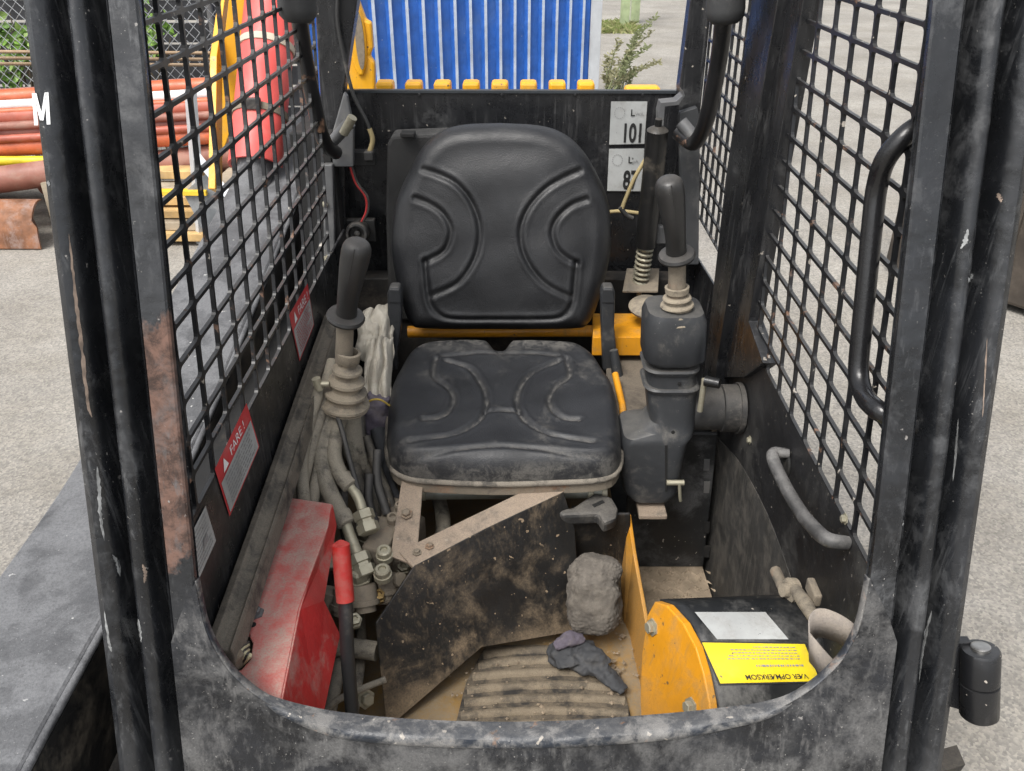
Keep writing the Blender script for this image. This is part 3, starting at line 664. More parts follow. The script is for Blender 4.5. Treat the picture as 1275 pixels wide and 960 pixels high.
# labels on the housing: follow the curve
hb = BVHTree.FromPolygons(v, f)
def on_house(px, py, off=.0045):
    d = ray(px, py).normalized(); h = hb.ray_cast(CAM, d); return (h[0] if h[0] else Wp(px, py, Q2, PN)) - d*off
def curved_label(name, q, mat, off, parent, n=8):
    m = quad_map([Vector((x, y, 0)) for x, y in q]); vv, ff = [], []
    for i in range(n+1):
        for j in range(n+1): p = m(i/n, j/n); vv.append(on_house(p.x, p.y, off))
    for i in range(n):
        for j in range(n): k = i*(n+1)+j; ff.append((k, k+1, k+n+2, k+n+1))
    return mk(name, vv, ff, mat, parent, smooth=True)
curved_label('blank_label', [(865, 762), (953, 762), (982, 796), (893, 796)], white_l, .006, L)
yq = [(874, 800), (1002, 802), (1021, 848), (897, 851)]
yl0 = curved_label('instruction_label', [(872, 798), (1004, 800), (1024, 850), (895, 853)], ink, .006, L)
curved_label('label_face', yq, yel_l, .007, yl0)
def curved_text(s, q, u0, v0, h, wid, mat, parent):
    """upside-down print: characters run right to left with their heads to the viewer"""
    cu_ = bpy.data.curves.new('t', 'FONT'); cu_.body = s; cu_.size = 1; cu_.offset = .012
    ob = bpy.data.objects.new('t', cu_); C.objects.link(ob); dg = bpy.context.evaluated_depsgraph_get()
    me_ = bpy.data.meshes.new_from_object(ob.evaluated_get(dg)); bpy.data.objects.remove(ob)
    xs = [v_.co.x for v_ in me_.vertices]; w = max(xs); m = quad_map([Vector((x, y, 0)) for x, y in q])
    for v_ in me_.vertices:
        p = m(u0-wid*v_.co.x/w, v0+h*v_.co.y/.72); v_.co = on_house(p.x, p.y, .0085)
    me_.materials.append(mat); me_.name = 'lettering'; return link(bpy.data.objects.new('lettering', me_), parent)
curved_text('VÆR OPMÆRKSOM', yq, .90, .80, .13, .62, ink, yl0)
def curved_print(q, rows, u0, u1, v0, v1, mat, parent, seed):
    rr = random.Random(seed); m = quad_map([Vector((x, y, 0)) for x, y in q]); v, f = [], []
    for i in range(rows):
        a = v0+(v1-v0)*i/rows; b = a+(v1-v0)/rows*.32; u = u0+(rr.uniform(0, .2) if i else .45)*(u1-u0)
        while u < u1:
            e = min(u+rr.uniform(.006, .035), u1); k = len(v)
            for uu, ww in ((u, a), (e, a), (e, b), (u, b)): p = m(uu, ww); v.append(on_house(p.x, p.y, .0085))
            f.append((k, k+1, k+2, k+3)); u = e+rr.uniform(.005, .012)
    return mk('fine_print', v, f, mat, parent)
curved_print(yq, 5, .14, .90, .08, .46, inkg, yl0, 3); curved_print(yq, 1, .05, .90, .55, .70, inkg, yl0, 8)
# tread plate with raised bars, console panel
TZ = .44
tp = plate('tread_plate', [W(782, 705, Z=TZ), W(874, 703, Z=TZ), W(905, 800, Z=TZ), W(800, 800, Z=TZ)], Vector((0, 0, -.01)), mud, L)
v, f = [], []
for i in range(9):
    for j in range(9):
        x, y = .30+i*.021+(j % 2)*.010, 1.30+j*.030; a = R(45) if (i+j) % 2 else R(-45)
        d = Vector((math.cos(a), math.sin(a), 0)); s_ = Vector((-d.y, d.x, 0)); c_ = Vector((x, y, TZ)); k = len(v)
        v += [c_-d*.013, c_-s_*.004, c_+d*.013, c_+s_*.004, c_+Vector((0, 0, .0035))]; f += [(k, k+1, k+4), (k+1, k+2, k+4), (k+2, k+3, k+4), (k+3, k, k+4)]
mk('tread_bars', v, f, mud, tp)['kind'] = 'stuff'
yb = 1.56
yplate('console_panel', yb, [(778, 706), (876, 706), (894, 540), (782, 540)], M('scuffed_black', (.012, .013, .014), .5, dust=.45, dcol=(.12, .12, .12), dscale=10, chips=.4), L, .01)
for yy in (572, 600, 650, 680): yplate('panel_slot', yb-.003, [(877, yy), (884, yy), (883, yy+14), (876, yy+14)], greym if yy < 640 else dark, L, .002, 0)

# --- right control console: lofted plastic column
def csec(py, x0, x1, Y, dep, r=.02):
    a = W(x0, py, Y=Y); b = W(x1, py, Y=Y); return [Vector((x, y, a.z)) for x, y in rrect((a.x+b.x)/2, Y+dep/2, (b.x-a.x)/2, dep/2, r)]
secs = [csec(626, 786, 836, 1.435, .11), csec(616, 777, 846, 1.43, .12), csec(580, 773, 852, 1.43, .12), csec(556, 774, 858, 1.43, .12), csec(548, 778, 864, 1.432, .115),
        csec(541, 800, 868, 1.437, .105, .03), csec(530, 811, 869, 1.44, .10, .03), csec(500, 808, 870, 1.44, .10, .03), csec(470, 808, 870, 1.44, .10, .03), csec(462, 808, 868, 1.44, .10, .03)]
con = loft('control_console', secs, plast, L, auto=35)
cap = [csec(458, 808, 872, 1.435, .105, .03), csec(454, 804, 882, 1.43, .115, .03), csec(408, 806, 884, 1.43, .115, .03), csec(396, 810, 880, 1.435, .105, .03), csec(391, 820, 870, 1.445, .085, .03)]
loft('console_cap', cap, plast, con, auto=50)
for yy in (466, 489): loft('console_rib', [csec(yy+3, 805, 873, 1.436, .108, .03), csec(yy, 803, 875, 1.434, .112, .03), csec(yy-3, 805, 873, 1.436, .108, .03)], plast, con)
for q in ((846, 478), (838, 538)): lathe('screw_hole', W(*q, Y=1.438), (0, -1, 0), [(.004, -.002), (.004, .001), (.002, .0012)], dark, con, seg=10)
yplate('mould_seam', 1.428, [(828, 555), (831, 555), (831, 612), (828, 612)], dark, con, .004, 0)
tA = W(866, 508, Y=1.50); tB = Vector((XR-.003, tA.y, tA.z))
lathe('console_tube', tA, tB-tA, [(.042, -.02), (.046, 0), (.046, .05), (.050, .052), (.050, (tB-tA).length-.01), (.054, (tB-tA).length-.01), (.054, (tB-tA).length)], rubber, L)
kb = W(878, 474, Y=1.43); tube('knob', [kb, kb+Vector((.025, -.015, .002))], [.011, .010], M('gloss_knob', (.01, .01, .01), .2), con); 
tube('knob_stem', [kb+Vector((.0, .005, 0)), kb+Vector((0, .01, -.075))], .006, zinc, con)
pa = W(848, 601, Y=1.42); tube('pin', [pa-Vector((.03, 0, 0)), pa+Vector((.006, 0, 0))], .006, zinc, con); tube('pin_clip', [pa+Vector((-.004, -.003, 0)), pa+Vector((.0, -.004, -.03)), pa+Vector((.003, -.003, -.045))], .0035, zinc, con, spline=3)
box('console_foot', W(810, 630, Y=1.45), (.06, .08, .012), tan_m, con)

# --- joysticks
def joystick(Y, top, collar, shaft, boot_top, boot_bot, grip_r, br=.047):
    T = W(*top, Y=Y-.03); Cc = W(*collar, Y=Y); Sh = W(*shaft, Y=Y); Bt = W(*boot_top, Y=Y); Bb = W(*boot_bot, Y=Y)
    ax = (T-Cc); l = ax.length; g = grip_r
    j = lathe('joystick', Sh, (Cc-Sh), [(.017, 0), (.016, (Cc-Sh).length+.01)], grimy, L)
    gm_ = M('grip_rubber', (.022, .0215, .021), .42, dup=.3, dust=.2, dcol=(.17, .155, .14), dscale=12, speck=.5)
    lathe('collar', Cc, ax, [(g*.78, 0), (g*1.28, .002), (g*1.36, .007), (g*1.26, .012), (g*.8, .015)], gm_, j, seg=28)
    sw_ = Vector((0, -1, .2)); ts_ = (.08, .16, .28, .4, .52, .64, .76, .86, .92, .96, .985, 1.0); rs_ = (.76, .72, .73, .77, .83, .91, .98, 1.0, .95, .84, .66, .30)
    tube('grip', [Cc+ax*t_+sw_*(.008*math.sin(t_*5.2-.6)) for t_ in ts_], [g*r_ for r_ in rs_], gm_, j, seg=26)
    tube('grip_seam', [Cc+ax*t_+sw_*(.008*math.sin(t_*5.2-.6)+g*r_*.985) for t_, r_ in list(zip(ts_, rs_))[:9]], .0012, gm_, j, seg=6)
    bl = (Bt-Bb).length; prof = []
    prof.append((br, 0))
    for k in range(4):
        r0 = br-(br-.021)/4*k; h0 = bl*.84*k/4
        prof += [(r0-.002, h0+.001), (r0+.002, h0+bl*.05), (r0+.001, h0+bl*.09), (r0-.006, h0+bl*.115), (r0-.0105, h0+bl*.14), (r0-.011, h0+bl*.18)]
    prof += [(.022, bl*.86), (.023, bl*1.02), (.018, bl*1.03), (.017, bl*.9)]
    lathe('boot', Bb, Bt-Bb, prof, boot_m, j, seg=32)
    return j
jr = joystick(1.47, (833, 221), (843, 322), (843, 376), (843, 358), (843, 399), .0255, .039)
jl = joystick(1.42, (445, 300), (430, 398), (428, 450), (434, 440), (429, 506), .0265)
tube('stem', [W(432, 500, Y=1.44), W(440, 560, Y=1.43), W(462, 612, Y=1.42)], [.026, .024, .020], hose_m, jl, spline=4)
bx_ = W(397, 478, Y=1.40); tube('boot_bolt', [bx_+Vector((-.004, 0, .012)), bx_+Vector((0, 0, -.012))], .009, zinc, jl, seg=8); tube('boot_bolt', [bx_+Vector((-.01, 0, .0)), bx_+Vector((.02, 0, .0))], .006, zinc, jl, seg=8)

# --- lap bar arms with foam grips and brackets
def lapbar(pxs, Y0, Y1, foam_px, w):
    n_ = len(pxs); b = tube('lap_bar', [W(x, y, Y=Y0+(Y1-Y0)*i/(n_-1)) for i, (x, y) in enumerate(pxs)], w, barm, L, seg=14, spline=5)
    A, B = [W(x, y, Y=Y0) for x, y in foam_px]; d = (B-A)
    lathe('foam_grip', B, -d, [(.010, -.006), (.024, -.004), (.034, .006), (.036, .02), (.035, d.length*.6), (.034, d.length)], foam, b, seg=24); return b
lb = lapbar([(366, -60), (372, 15), (383, 90), (396, 150), (406, 180), (418, 190)], 1.70, 2.0, [(366, -70), (371, 24)], .0165)
rb = lapbar([(905, -60), (901, 20), (894, 80), (882, 140), (872, 168), (862, 178), (845, 165)], 1.72, 1.98, [(906, -70), (903, 26)], .0175)
# left bracket with link, cable connector and wires
tube('link', [W(409, 182, Y=1.98), W(436, 152, Y=1.96)], .014, greym, lb); tube('link', [W(428, 166, Y=1.95), W(439, 146, Y=1.94)], .011, zinc, lb)
yplate('bracket', 2.02, [(418, 150), (428, 115), (432, 120), (440, 160), (440, 208), (412, 208), (408, 186)], greym, lb, .02)
box('connector', W(449, 196, Y=2.06), (.075, .03, .035), dark, L); box('connector', W(460, 193, Y=2.05), (.022, .03, .022), rubber, L)
tube('cable', [W(x, y, Y=2.05) for x, y in ((424, -40), (420, 20), (428, 70), (440, 118), (456, 150), (461, 163))], .0045, rubber, L, seg=8, spline=6)
tube('cable', [W(x, y, Y=2.05) for x, y in ((460, 160), (464, 174), (460, 190))], .006, M('tan_sleeve', (.30, .24, .12), .8), L, seg=8, spline=4)
for dx, mt in ((0, M('red_wire', (.4, .03, .03), .5)), (2.5, rubber)): tube('wire', [W(x+dx, y, Y=2.05) for x, y in ((436, 208), (443, 228), (455, 245), (456, 262), (450, 276))], .0028, mt, L, seg=6, spline=6)
sk = W(447, 288, Y=2.08); lathe('power_socket', sk, (0, -1, .15), [(.030, 0), (.030, .035), (.026, .04), (.021, .04), (.020, .015), (.008, .014), (.007, .03), (.001, .032)], rubber, L, seg=20); box('socket_plate', sk+Vector((.0, .012, 0)), (.085, .02, .06), rubber, L)
# right: gas strut with spring
sa, sb = W(819, 160, Y=1.96), W(804, 305, Y=2.0)
st = lathe('gas_strut', sa, sb-sa, [(.008, -.022), (.008, -.006), (.020, 0), (.025, .004), (.026, (sb-sa).length-.02), (.027, (sb-sa).length), (.015, (sb-sa).length+.002)], M('strut_black', (.012, .012, .012), .35, dust=.3, dup=.3, dcol=(.2, .17, .13)), L)
bolt(sa, sa-sb, .008, st, mat=steel)
sp_ = []; e = W(797, 352, Y=2.02)
for k in range(8*12+1):
    a = 2*math.pi*k/12; sp_.append(sb.lerp(e, k/(8*12))+Vector((math.cos(a)*.018, math.sin(a)*.018, 0)))
tube('spring', sp_, .0042, zinc, st, seg=6); tube('spring_rod', [sb, e], .011, grimy, st)
plate('strut_bracket', [e+Vector((-.05, -.045, -.003)), e+Vector((.04, -.045, -.003)), e+Vector((.055, .05, .02)), e+Vector((-.03, .05, .02))], Vector((0, 0, -.006)), grimy, st); tube('stud', [e-Vector((0, 0, .005)), e-Vector((0, 0, .035))], .007, zinc, st, seg=8)
yplate('wall_bracket', 2.0, [(800, 282), (830, 282), (830, 304), (800, 304)], greym, L, .02)
tube('lock_rod', [W(848, 152, Y=1.96), W(866, 174, Y=1.94)], .015, greym, rb)
plate('lock_bracket', [W(x, y, Y=2.0) for x, y in ((820, 140), (823, 128), (842, 126), (850, 119), (850, 112), (853, 119), (845, 131), (828, 133), (826, 160), (820, 168))], Vector((0, .045, 0)), greym, rb, bevel=.001)
yplate('lock_plate', 2.02, [(846, 140), (868, 133), (872, 150), (870, 330), (848, 330)], M('worn_plate', (.04, .042, .045), .5, dust=.35, dcol=(.17, .165, .155)), L, .02)
tube('cable', [W(x, y, Y=2.0) for x, y in ((804, 198), (790, 222), (778, 250), (774, 262))], .005, M('tan_sleeve', (.30, .24, .12), .8), L, seg=8, spline=5)
tube('cable', [W(x, y, Y=2.1) for x, y in ((758, 264), (775, 263), (800, 266))], .005, MATS['tan_sleeve'], L, seg=8, spline=5)
tube('cable', [W(x, y, Y=2.0) for x, y in ((772, 258), (780, 268), (788, 272))], .006, rubber, L, seg=8, spline=4)
lathe('round_cap', W(806, 384, Y=1.9), (0, -.2, 1), [(.045, 0), (.047, .006), (.042, .012), (.012, .016)], boot_m, L)

# --- hydraulic bay at the left: hoses, valve block, fittings
def hz(py): return .985-(py-500)/200*.20
def hpt(x, y, dz=0): return W(x, y, Z=hz(y)+dz)
def hose(pts, r, pipe=None, dz=0, fit=None):
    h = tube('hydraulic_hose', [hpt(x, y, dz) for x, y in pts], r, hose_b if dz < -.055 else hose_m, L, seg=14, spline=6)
    if pipe:
        P = [hpt(x, y, dz) for x, y in [pts[-1]]+pipe]
        tube('steel_pipe', P, r*.66, zinc, h, seg=12, spline=5); d = (P[-1]-P[-2]).normalized()
        lathe('ferrule', P[0]-(hpt(*pts[-1], dz)-hpt(*pts[-2], dz)).normalized()*.02, (hpt(*pts[-1], dz)-hpt(*pts[-2], dz)), [(r*1.12, 0), (r*1.16, .004), (r*1.14, .024), (r*.8, .027)], hose_m, h)
        lathe('hex_nut', P[-1]-d*.004, d, [(r*1.1, 0), (r*1.35, .002), (r*1.35, .018), (r*1.1, .02), (r*1.1, .026), (r*1.42, .027), (r*1.42, .044), (r*1.2, .046)], zinc, h, seg=6, smooth=False)
    return h
hose([(412, 478), (404, 515), (400, 555), (404, 595), (420, 632), (430, 650)], .0165, [(438, 672), (446, 692)])
hose([(432, 488), (420, 530), (416, 566), (424, 590), (435, 603)], .0150, [(446, 620), (452, 638)])
hose([(400, 492), (392, 540), (388, 590), (397, 618), (404, 640)], .0135, [(410, 660), (412, 682)], dz=-.03)
hose([(416, 450), (402, 500), (386, 555), (370, 622)], .0145, dz=.01)
hose([(405, 470), (390, 520), (372, 575), (358, 625)], .0120, dz=-.02)
hose([(424, 510), (436, 560), (446, 600), (458, 635), (462, 665)], .0140, dz=-.06)
hose([(396, 505), (380, 560), (366, 610), (352, 660)], .0135, dz=-.05)
hose([(424, 500), (409, 545), (396, 590), (386, 640)], .0125, dz=.0)
hose([(400, 480), (384, 530), (376, 580), (380, 640)], .0120, dz=.02)
hose([(448, 520), (452, 560), (460, 592), (468, 625), (470, 655)], .0110, dz=-.07)
hose([(446, 520), (452, 560), (466, 600), (478, 640), (480, 680)], .0120, dz=-.08)
hose([(456, 545), (470, 585), (484, 620), (492, 650)], .0100, dz=-.06)
hose([(408, 600), (398, 650), (404, 700), (420, 740)], .0130, dz=-.09)
hose([(384, 610), (392, 660), (396, 720), (408, 770)], .0120, dz=-.12)
for a_, b_h in (((470, 560), (482, 640)), ((460, 590), (470, 660)), ((428, 610), (440, 700))):
    tube('black_hose', [hpt(*a_, -.02), hpt((a_[0]+b_h[0])/2-6, (a_[1]+b_h[1])/2, -.03), hpt(*b_h, -.04)], .009, rubber, L, spline=6)
brass = M('dull_brass', (.30, .20, .07), .5, metal=.7, dust=.45, dcol=(.2, .16, .11))
for q_ in ((428, 715), (466, 690), (494, 684), (470, 735), (440, 765), (500, 700)):
    p_ = W(*q_, Z=.74); lathe('plug', p_-Vector((0, 0, .02)), (.2, -.5, 1), [(.014, 0), (.014, .012), (.011, .013), (.011, .024), (.006, .025), (.006, .018), (.001, .018)], brass if q_[0] % 4 else zinc, L, seg=6, smooth=False)
tube('control_cable', [hpt(413, 500, .02), hpt(424, 530, .015), hpt(436, 575, .01), hpt(446, 610, 0)], .005, rubber, L, seg=8, spline=4)
vb = W(468, 672, Z=.755); vblk = box('valve_block', vb+Vector((0, .03, -.04)), (.15, .15, .07), grimy, L, rot=Matrix.Rotation(R(-14), 3, 'Z'), bevel=.008)
box('valve_section', W(482, 668, Z=.79)+Vector((0, .03, -.02)), (.05, .16, .06), grimy, vblk, rot=Matrix.Rotation(R(-14), 3, 'Z'), bevel=.006)
for (x, y, z, r, h, mt) in ((454, 650, .80, .023, .05, zinc), (446, 704, .785, .024, .045, zinc), (478, 682, .815, .016, .025, zinc), (476, 706, .80, .017, .025, zinc), (489, 640, .82, .014, .03, grimy), (470, 645, .80, .015, .04, grimy), (496, 655, .81, .010, .02, zinc), (498, 625, .83, .012, .03, grimy), (481, 620, .82, .010, .05, grimy), (436, 660, .76, .018, .04, grimy)):
    lathe('fitting', W(x, y, Z=z)-Vector((0, 0, h)), (0, -.15, 1), [(r, 0), (r, h*.45), (r*.86, h*.47), (r*.86, h*.9), (r*.7, h), (r*.45, h*1.0), (r*.42, h*.8), (.001, h*.8)], mt, vblk, seg=6 if r > .02 else 14, smooth=False)
for (x0, y0, x1, y1, r) in ((452, 728, 456, 762, .024), (430, 735, 424, 765, .022), (410, 735, 404, 760, .018), (482, 715, 484, 745, .020), (500, 722, 470, 722, .014)):
    A, B = W(x0, y0, Z=.755), W(x1, y1, Z=.715); d = (B-A).length
    lathe('spool_cap', A, B-A, [(r*.95, 0), (r, .004), (r, d*.55), (r*1.12, d*.57), (r*1.12, d*.75), (r*.8, d*.78), (r*.8, d), (r*.5, d*1.02)], grimy, vblk, seg=16)
yy = .70; plate('valve_mount', [W(395, 730, Z=.72), W(520, 728, Z=.72), W(516, 748, Z=.72), W(398, 752, Z=.72)], Vector((0, 0, -.008)), grimy, L)
tube('hydraulic_hose', [W(x, y, Z=.66) for x, y in ((396, 806), (425, 805), (450, 808), (470, 811))], .018, hose_m, L, spline=5)
tube('hydraulic_hose', [W(x, y, Z=.62) for x, y in ((448, 765), (450, 810), (442, 870), (436, 915))], .010, hose_m, L, spline=5)
tube('hydraulic_hose', [W(x, y, Z=.63) for x, y in ((428, 790), (420, 840), (412, 880), (405, 920))], .012, hose_m, L, spline=5)
tube('control_cable', [W(x, y, Z=.66) for x, y in ((398, 892), (420, 872), (450, 858), (480, 846))], .006, hose_m, L, seg=8, spline=5)
tube('hydraulic_hose', [W(x, y, Z=.70) for x, y in ((545, 615), (552, 650), (548, 690))], .016, hose_m, L, spline=4)
bolt(W(455, 870, Z=.62), (.6, -.6, .5), .012, L, mat=zinc)
# red cover: bent plate with a notch, and its side flange
RZ = .912
rt = [W(x, y, Z=RZ) for x, y in ((346, 617), (413, 627), (409, 655), (372, 757), (346, 888), (300, 870), (262, 842), (276, 836), (300, 834), (312, 820), (315, 800), (310, 790), (292, 790))]
rc = plate('red_cover', rt, Vector((0, 0, -.006)), red_m, L, bevel=.002)
b0, b1, b2_ = W(413, 627, Z=RZ), W(372, 757, Z=RZ), W(346, 888, Z=RZ)
plate('cover_flange', [b0+Vector((.002, 0, -.002)), b1+Vector((.002, 0, -.002)), b2_+Vector((.002, 0, -.002)), W(400, 905, Z=.78), W(424, 790, Z=.80), W(404, 748, Z=.86), b0+Vector((.004, 0, -.05))], Vector((-.005, 0, 0)), red_m, rc, bevel=.0015)
bolt(W(318, 764, Z=RZ), (0, 0, 1), .009, rc, mat=greym); lathe('screw_hole', W(315, 778, Z=RZ), (0, 0, 1), [(.005, -.001), (.005, .0008), (.001, .001)], dark, rc, seg=10)
for k in range(6):
    tube('wire', [W(285+k*3, 834-k, Z=.90), W(296+k*3, 812+k, Z=.93), W(309, 800+k*3, Z=.91)], .003, M('pale_wire', (.5, .45, .28), .5) if k % 2 else rubber, L, seg=6, spline=4)
tube('wire_sleeve', [W(286, 800, Z=.935), W(272, 808, Z=.93)], .02, hose_m, L); tube('wire_sleeve', [W(300, 825, Z=.92), W(288, 815, Z=.925)], .014, grimy, L)
# lever with red grip
l0, l1 = W(424, 678, Z=.965), W(430, 748, Z=.88); l2 = W(433, 820, Z=.79); l3 = W(441, 915, Z=.66)
lv = tube('hand_lever', [l1, l2, l3], .0115, M('lever_black', (.02, .02, .021), .45, dust=.3, dcol=(.16, .14, .11)), L, spline=6)
tube('lever_grip', [l0+Vector((0, 0, .003)), l0, l0.lerp(l1, .5), l1], [.008, .0145, .0148, .0145], redgrip, lv, seg=16)
# bracket and the shield plate in front of the hydraulic bay
plate('seat_bracket', [W(500, 598, Z=.845), W(527, 598, Z=.845), W(519, 694, Z=.80), W(512, 702, Z=.797), W(486, 692, Z=.80)], .006, tan_m, L)
bolt(W(506, 640, Z=.828), (0, -.4, 1), .008, L, mat=grimy)
S0, S1, S2 = W(516, 704, Z=.80), W(482, 908, Z=FZ+.004), W(722, 785, Z=.575)
SNn = (S1-S0).cross(S2-S0).normalized()
shp = [Wp(x, y, S0, SNn) for x, y in ((516, 704), (606, 658), (702, 612), (716, 660), (724, 785), (600, 806), (482, 908), (468, 776))]
sh_t = [shp[0], shp[2]]
yplate('bay_panel', 1.335, [(690, 640), (785, 640), (785, 830), (690, 830)], shield_m, L, .008)
shl = plate('shield_plate', shp, .006, shield_m, L, bevel=.0015)
s0, s1 = sh_t; dn = (s1-s0).normalized(); back_ = Vector((-dn.y, dn.x, 0)).normalized()*.045
plate('shield_top_strip', [s0-dn*.004, s1, s1+back_+Vector((0, 0, .006)), s0+back_-dn*.01+Vector((0, 0, .006))], Vector((0, 0, -.008)), tan_m, shl)
for k in (.05, .13): bolt(s0.lerp(s1, k)+back_*.5+Vector((0, 0, .004)), (0, 0, 1), .006, shl, mat=grimy)
cb = tube('seat_crossbar', [W(523, 613, Y=1.40), W(752, 611, Y=1.40)], .0155, M('oily_steel', (.24, .25, .22), .4, metal=.6, dust=.4, dcol=(.22, .19, .14)), L, seg=18)
for x in (527, 735, 752): lathe('collar', W(x, 612, Y=1.40), (1, 0, 0), [(.017, -.006), (.019, -.005), (.019, .005), (.017, .006)], zinc, cb)
# foot pedal
pd = [W(x, y, Z=.80) for x, y in ((682, 628), (712, 632), (740, 613), (762, 618), (770, 632), (768, 645), (752, 652), (745, 640), (700, 642))]
ped = plate('foot_pedal', pd, Vector((0, .01, -.035)), M('pedal_rubber', (.03, .03, .03), .7, dust=.5, dup=.6, dcol=(.17, .155, .135)), L, bevel=.008)
plate('pedal_slot', [p+Vector((0, 0, .0015)) for p in (W(737, 629, Z=.80), W(750, 623, Z=.80), W(753, 626, Z=.80), W(740, 632, Z=.80))], Vector((0, 0, -.001)), dark, ped, bevel=0)
yplate('pedal_arm', 1.36, [(712, 640), (752, 645), (742, 668), (715, 658)], rubber, ped, .03)
# seat belt
def ribbon(name, cen_, wid, mat, parent, th=.002):
    v, f = [], []
    for p, w_ in zip(cen_, wid): v += [p-w_, p+w_]
    for i in range(len(cen_)-1): f.append((2*i, 2*i+1, 2*i+3, 2*i+2))
    o = mk(name, v, f, mat, parent, smooth=True); s_ = o.modifiers.new('s', 'SOLIDIFY'); s_.thickness = th; s_.offset = 0; return o
bA = W(1000, 745, X=.43); 
lathe('belt_anchor', W(990, 735, X=.45), (-1, -.2, .2), [(.02, 0), (.02, .012), (.012, .014), (.011, .024)], boot_m, L)
tube('belt_buckle_strap', [W(991, 735, X=.435), W(1003, 752, X=.425), W(1017, 776, X=.418)], [.010, .011, .008], boot_m, L, spline=3)
box('belt_tongue', W(1013, 737, X=.44), (.012, .04, .022), grimy, L)
loop = [W(1008, 806, X=.398), W(1008, 788, X=.40), W(1016, 777, X=.41), W(1030, 777, X=.425), W(1050, 786, X=.442), W(1064, 797, X=.452), W(1072, 806, X=.455)]
lw = Vector((.004, -.002, -.025)); lp = catmull(loop, 6)
tail = catmull([W(1008, 806, X=.398), W(1018, 818, X=.405), W(1036, 838, X=.425), W(1050, 852, X=.44)], 6)
ribbon('seat_belt', list(reversed(tail))[:-1]+lp, [lw]*(len(tail)-1+len(lp)), beltm, L)

# --- door hinge at the right pillar
ha, hb_ = W(1221, 808, Y=.78), W(1219, 892, Y=.755)
hg = lathe('door_hinge', ha, hb_-ha, [(.012, -.001), (.022, 0), (.024, .004), (.024, .048), (.020, .0485), (.020, .051), (.024, .0515), (.024, (hb_-ha).length-.004), (.02, (hb_-ha).length)], black, L)
lathe('hinge_pin', ha, ha-hb_, [(.012, 0), (.012, .004), (.009, .006), (.002, .005)], steel, hg)
plate('hinge_leaf', [W(1186, 800, Y=.79), W(1210, 800, Y=.79), W(1208, 888, Y=.765), W(1180, 880, Y=.765)], Vector((0, .012, 0)), black, hg)

# --- boom arm at the left, tower, lift cylinder with red safety strut
prof = [(.45, .90), (.65, .935), (1.0, .945), (1.28, .966), (1.78, 1.058), (2.33, 1.165), (2.75, 1.25)]
pp = catmull([Vector((0, y, z)) for y, z in prof], 6); rings = []
for p in pp: rings.append([Vector((x, p.y, p.z+dz)) for x, dz in ((-.60, -.004), (-.606, .0), (-.794, .0), (-.80, -.004), (-.80, -.20), (-.60, -.20))])
bmo = loft('lift_arm', rings, boom_m, L, smooth=False, bevel=.003)
rings = []
for p in pp: rings.append([Vector((x, p.y, p.z+dz)) for x, dz in ((-.597, -.012), (-.592, -.012), (-.592, -.19), (-.597, -.19))])
loft('arm_side_plate', rings, boomside, bmo, smooth=False)
tube('arm_weld', [Vector((-.598, p.y, p.z-.008)) for p in pp], .006, boom_m, bmo, seg=8)
lathe('drain_hole', W(301, 296, Z=1.10), (0, -.2, 1), [(.010, -.01), (.010, .001), (.004, .0015)], grimy, bmo, seg=12)
# tower: outer and inner plates
plate('tower_plate', [W(x, y, X=-.86) for x, y in ((288, -60), (320, -60), (300, 30), (277, 80), (277, 240), (268, 235), (270, 70))], Vector((-.02, 0, 0)), yel_cl, L)
plate('tower_cross_plate', [W(x, y, Y=2.62) for x, y in ((292, -60), (345, -60), (330, 20), (312, 80), (303, 110), (284, 170), (274, 200), (276, 75))], Vector((0, .02, 0)), yel_cl, L)
ip = yplate('inner_tower_plate', 2.36, [(402, -70), (436, -70), (446, 0), (455, 25), (462, 28), (464, 60), (460, 70), (466, 78), (467, 125), (415, 125), (416, 0)], yel_cl, L, .03, .006)
pc = W(446, 50, Y=2.36); v = []; rr_ = []
for k in range(20):
    a = 2*math.pi*k/20; rr_.append(Vector((pc.x+.022*math.cos(a), 2.35, pc.z+.09*math.sin(a))))
plate('pin_boss', rr_, Vector((0, .02, 0)), yel_cl, ip, bevel=.006)
plate('pin_face', [Vector((pc.x+.006+(p.x-pc.x)*.5, 2.347, pc.z+(p.z-pc.z)*.8)) for p in rr_], Vector((0, .006, 0)), grimy, ip, bevel=0)
ca, cb_ = W(318, 207, Y=2.35), W(345, -70, Y=2.75)
cyl = tube('lift_cylinder', [ca-(cb_-ca).normalized()*.10, cb_], .05, boom_m, L, seg=20)
u_ = (cb_-ca).normalized(); rings = []
for s_ in np.linspace(0, 1, 10):
    c_ = ca.lerp(cb_, s_); sx = Vector((1, 0, 0)); nn = u_.cross(sx).normalized()
    if nn.y > 0: nn = -nn
    ring = []
    for k in range(14): a = math.pi*(k/13)-.2*(1-2*k/13); ring.append(c_+(sx*math.cos(a)+nn*math.sin(a))*.074)
    for k in range(14): a = math.pi*(1-k/13); ring.append(c_+(sx*math.cos(a)+nn*math.sin(a))*.066)
    rings.append(ring)
ss = loft('safety_strut', rings, strut_red, L, auto=50)
for s_ in (.22, .52, .74):
    c_ = ca.lerp(cb_, s_); lathe('strap', c_-u_*.010, u_, [(.0755, 0), (.078, .001), (.078, .02), (.0755, .021)], M('pale_strap', (.45, .40, .32), .8) if s_ == .52 else grimy, ss)
    if s_ != .52: box('buckle', c_+nn*.08, (.05, .02, .03), rubber, ss)

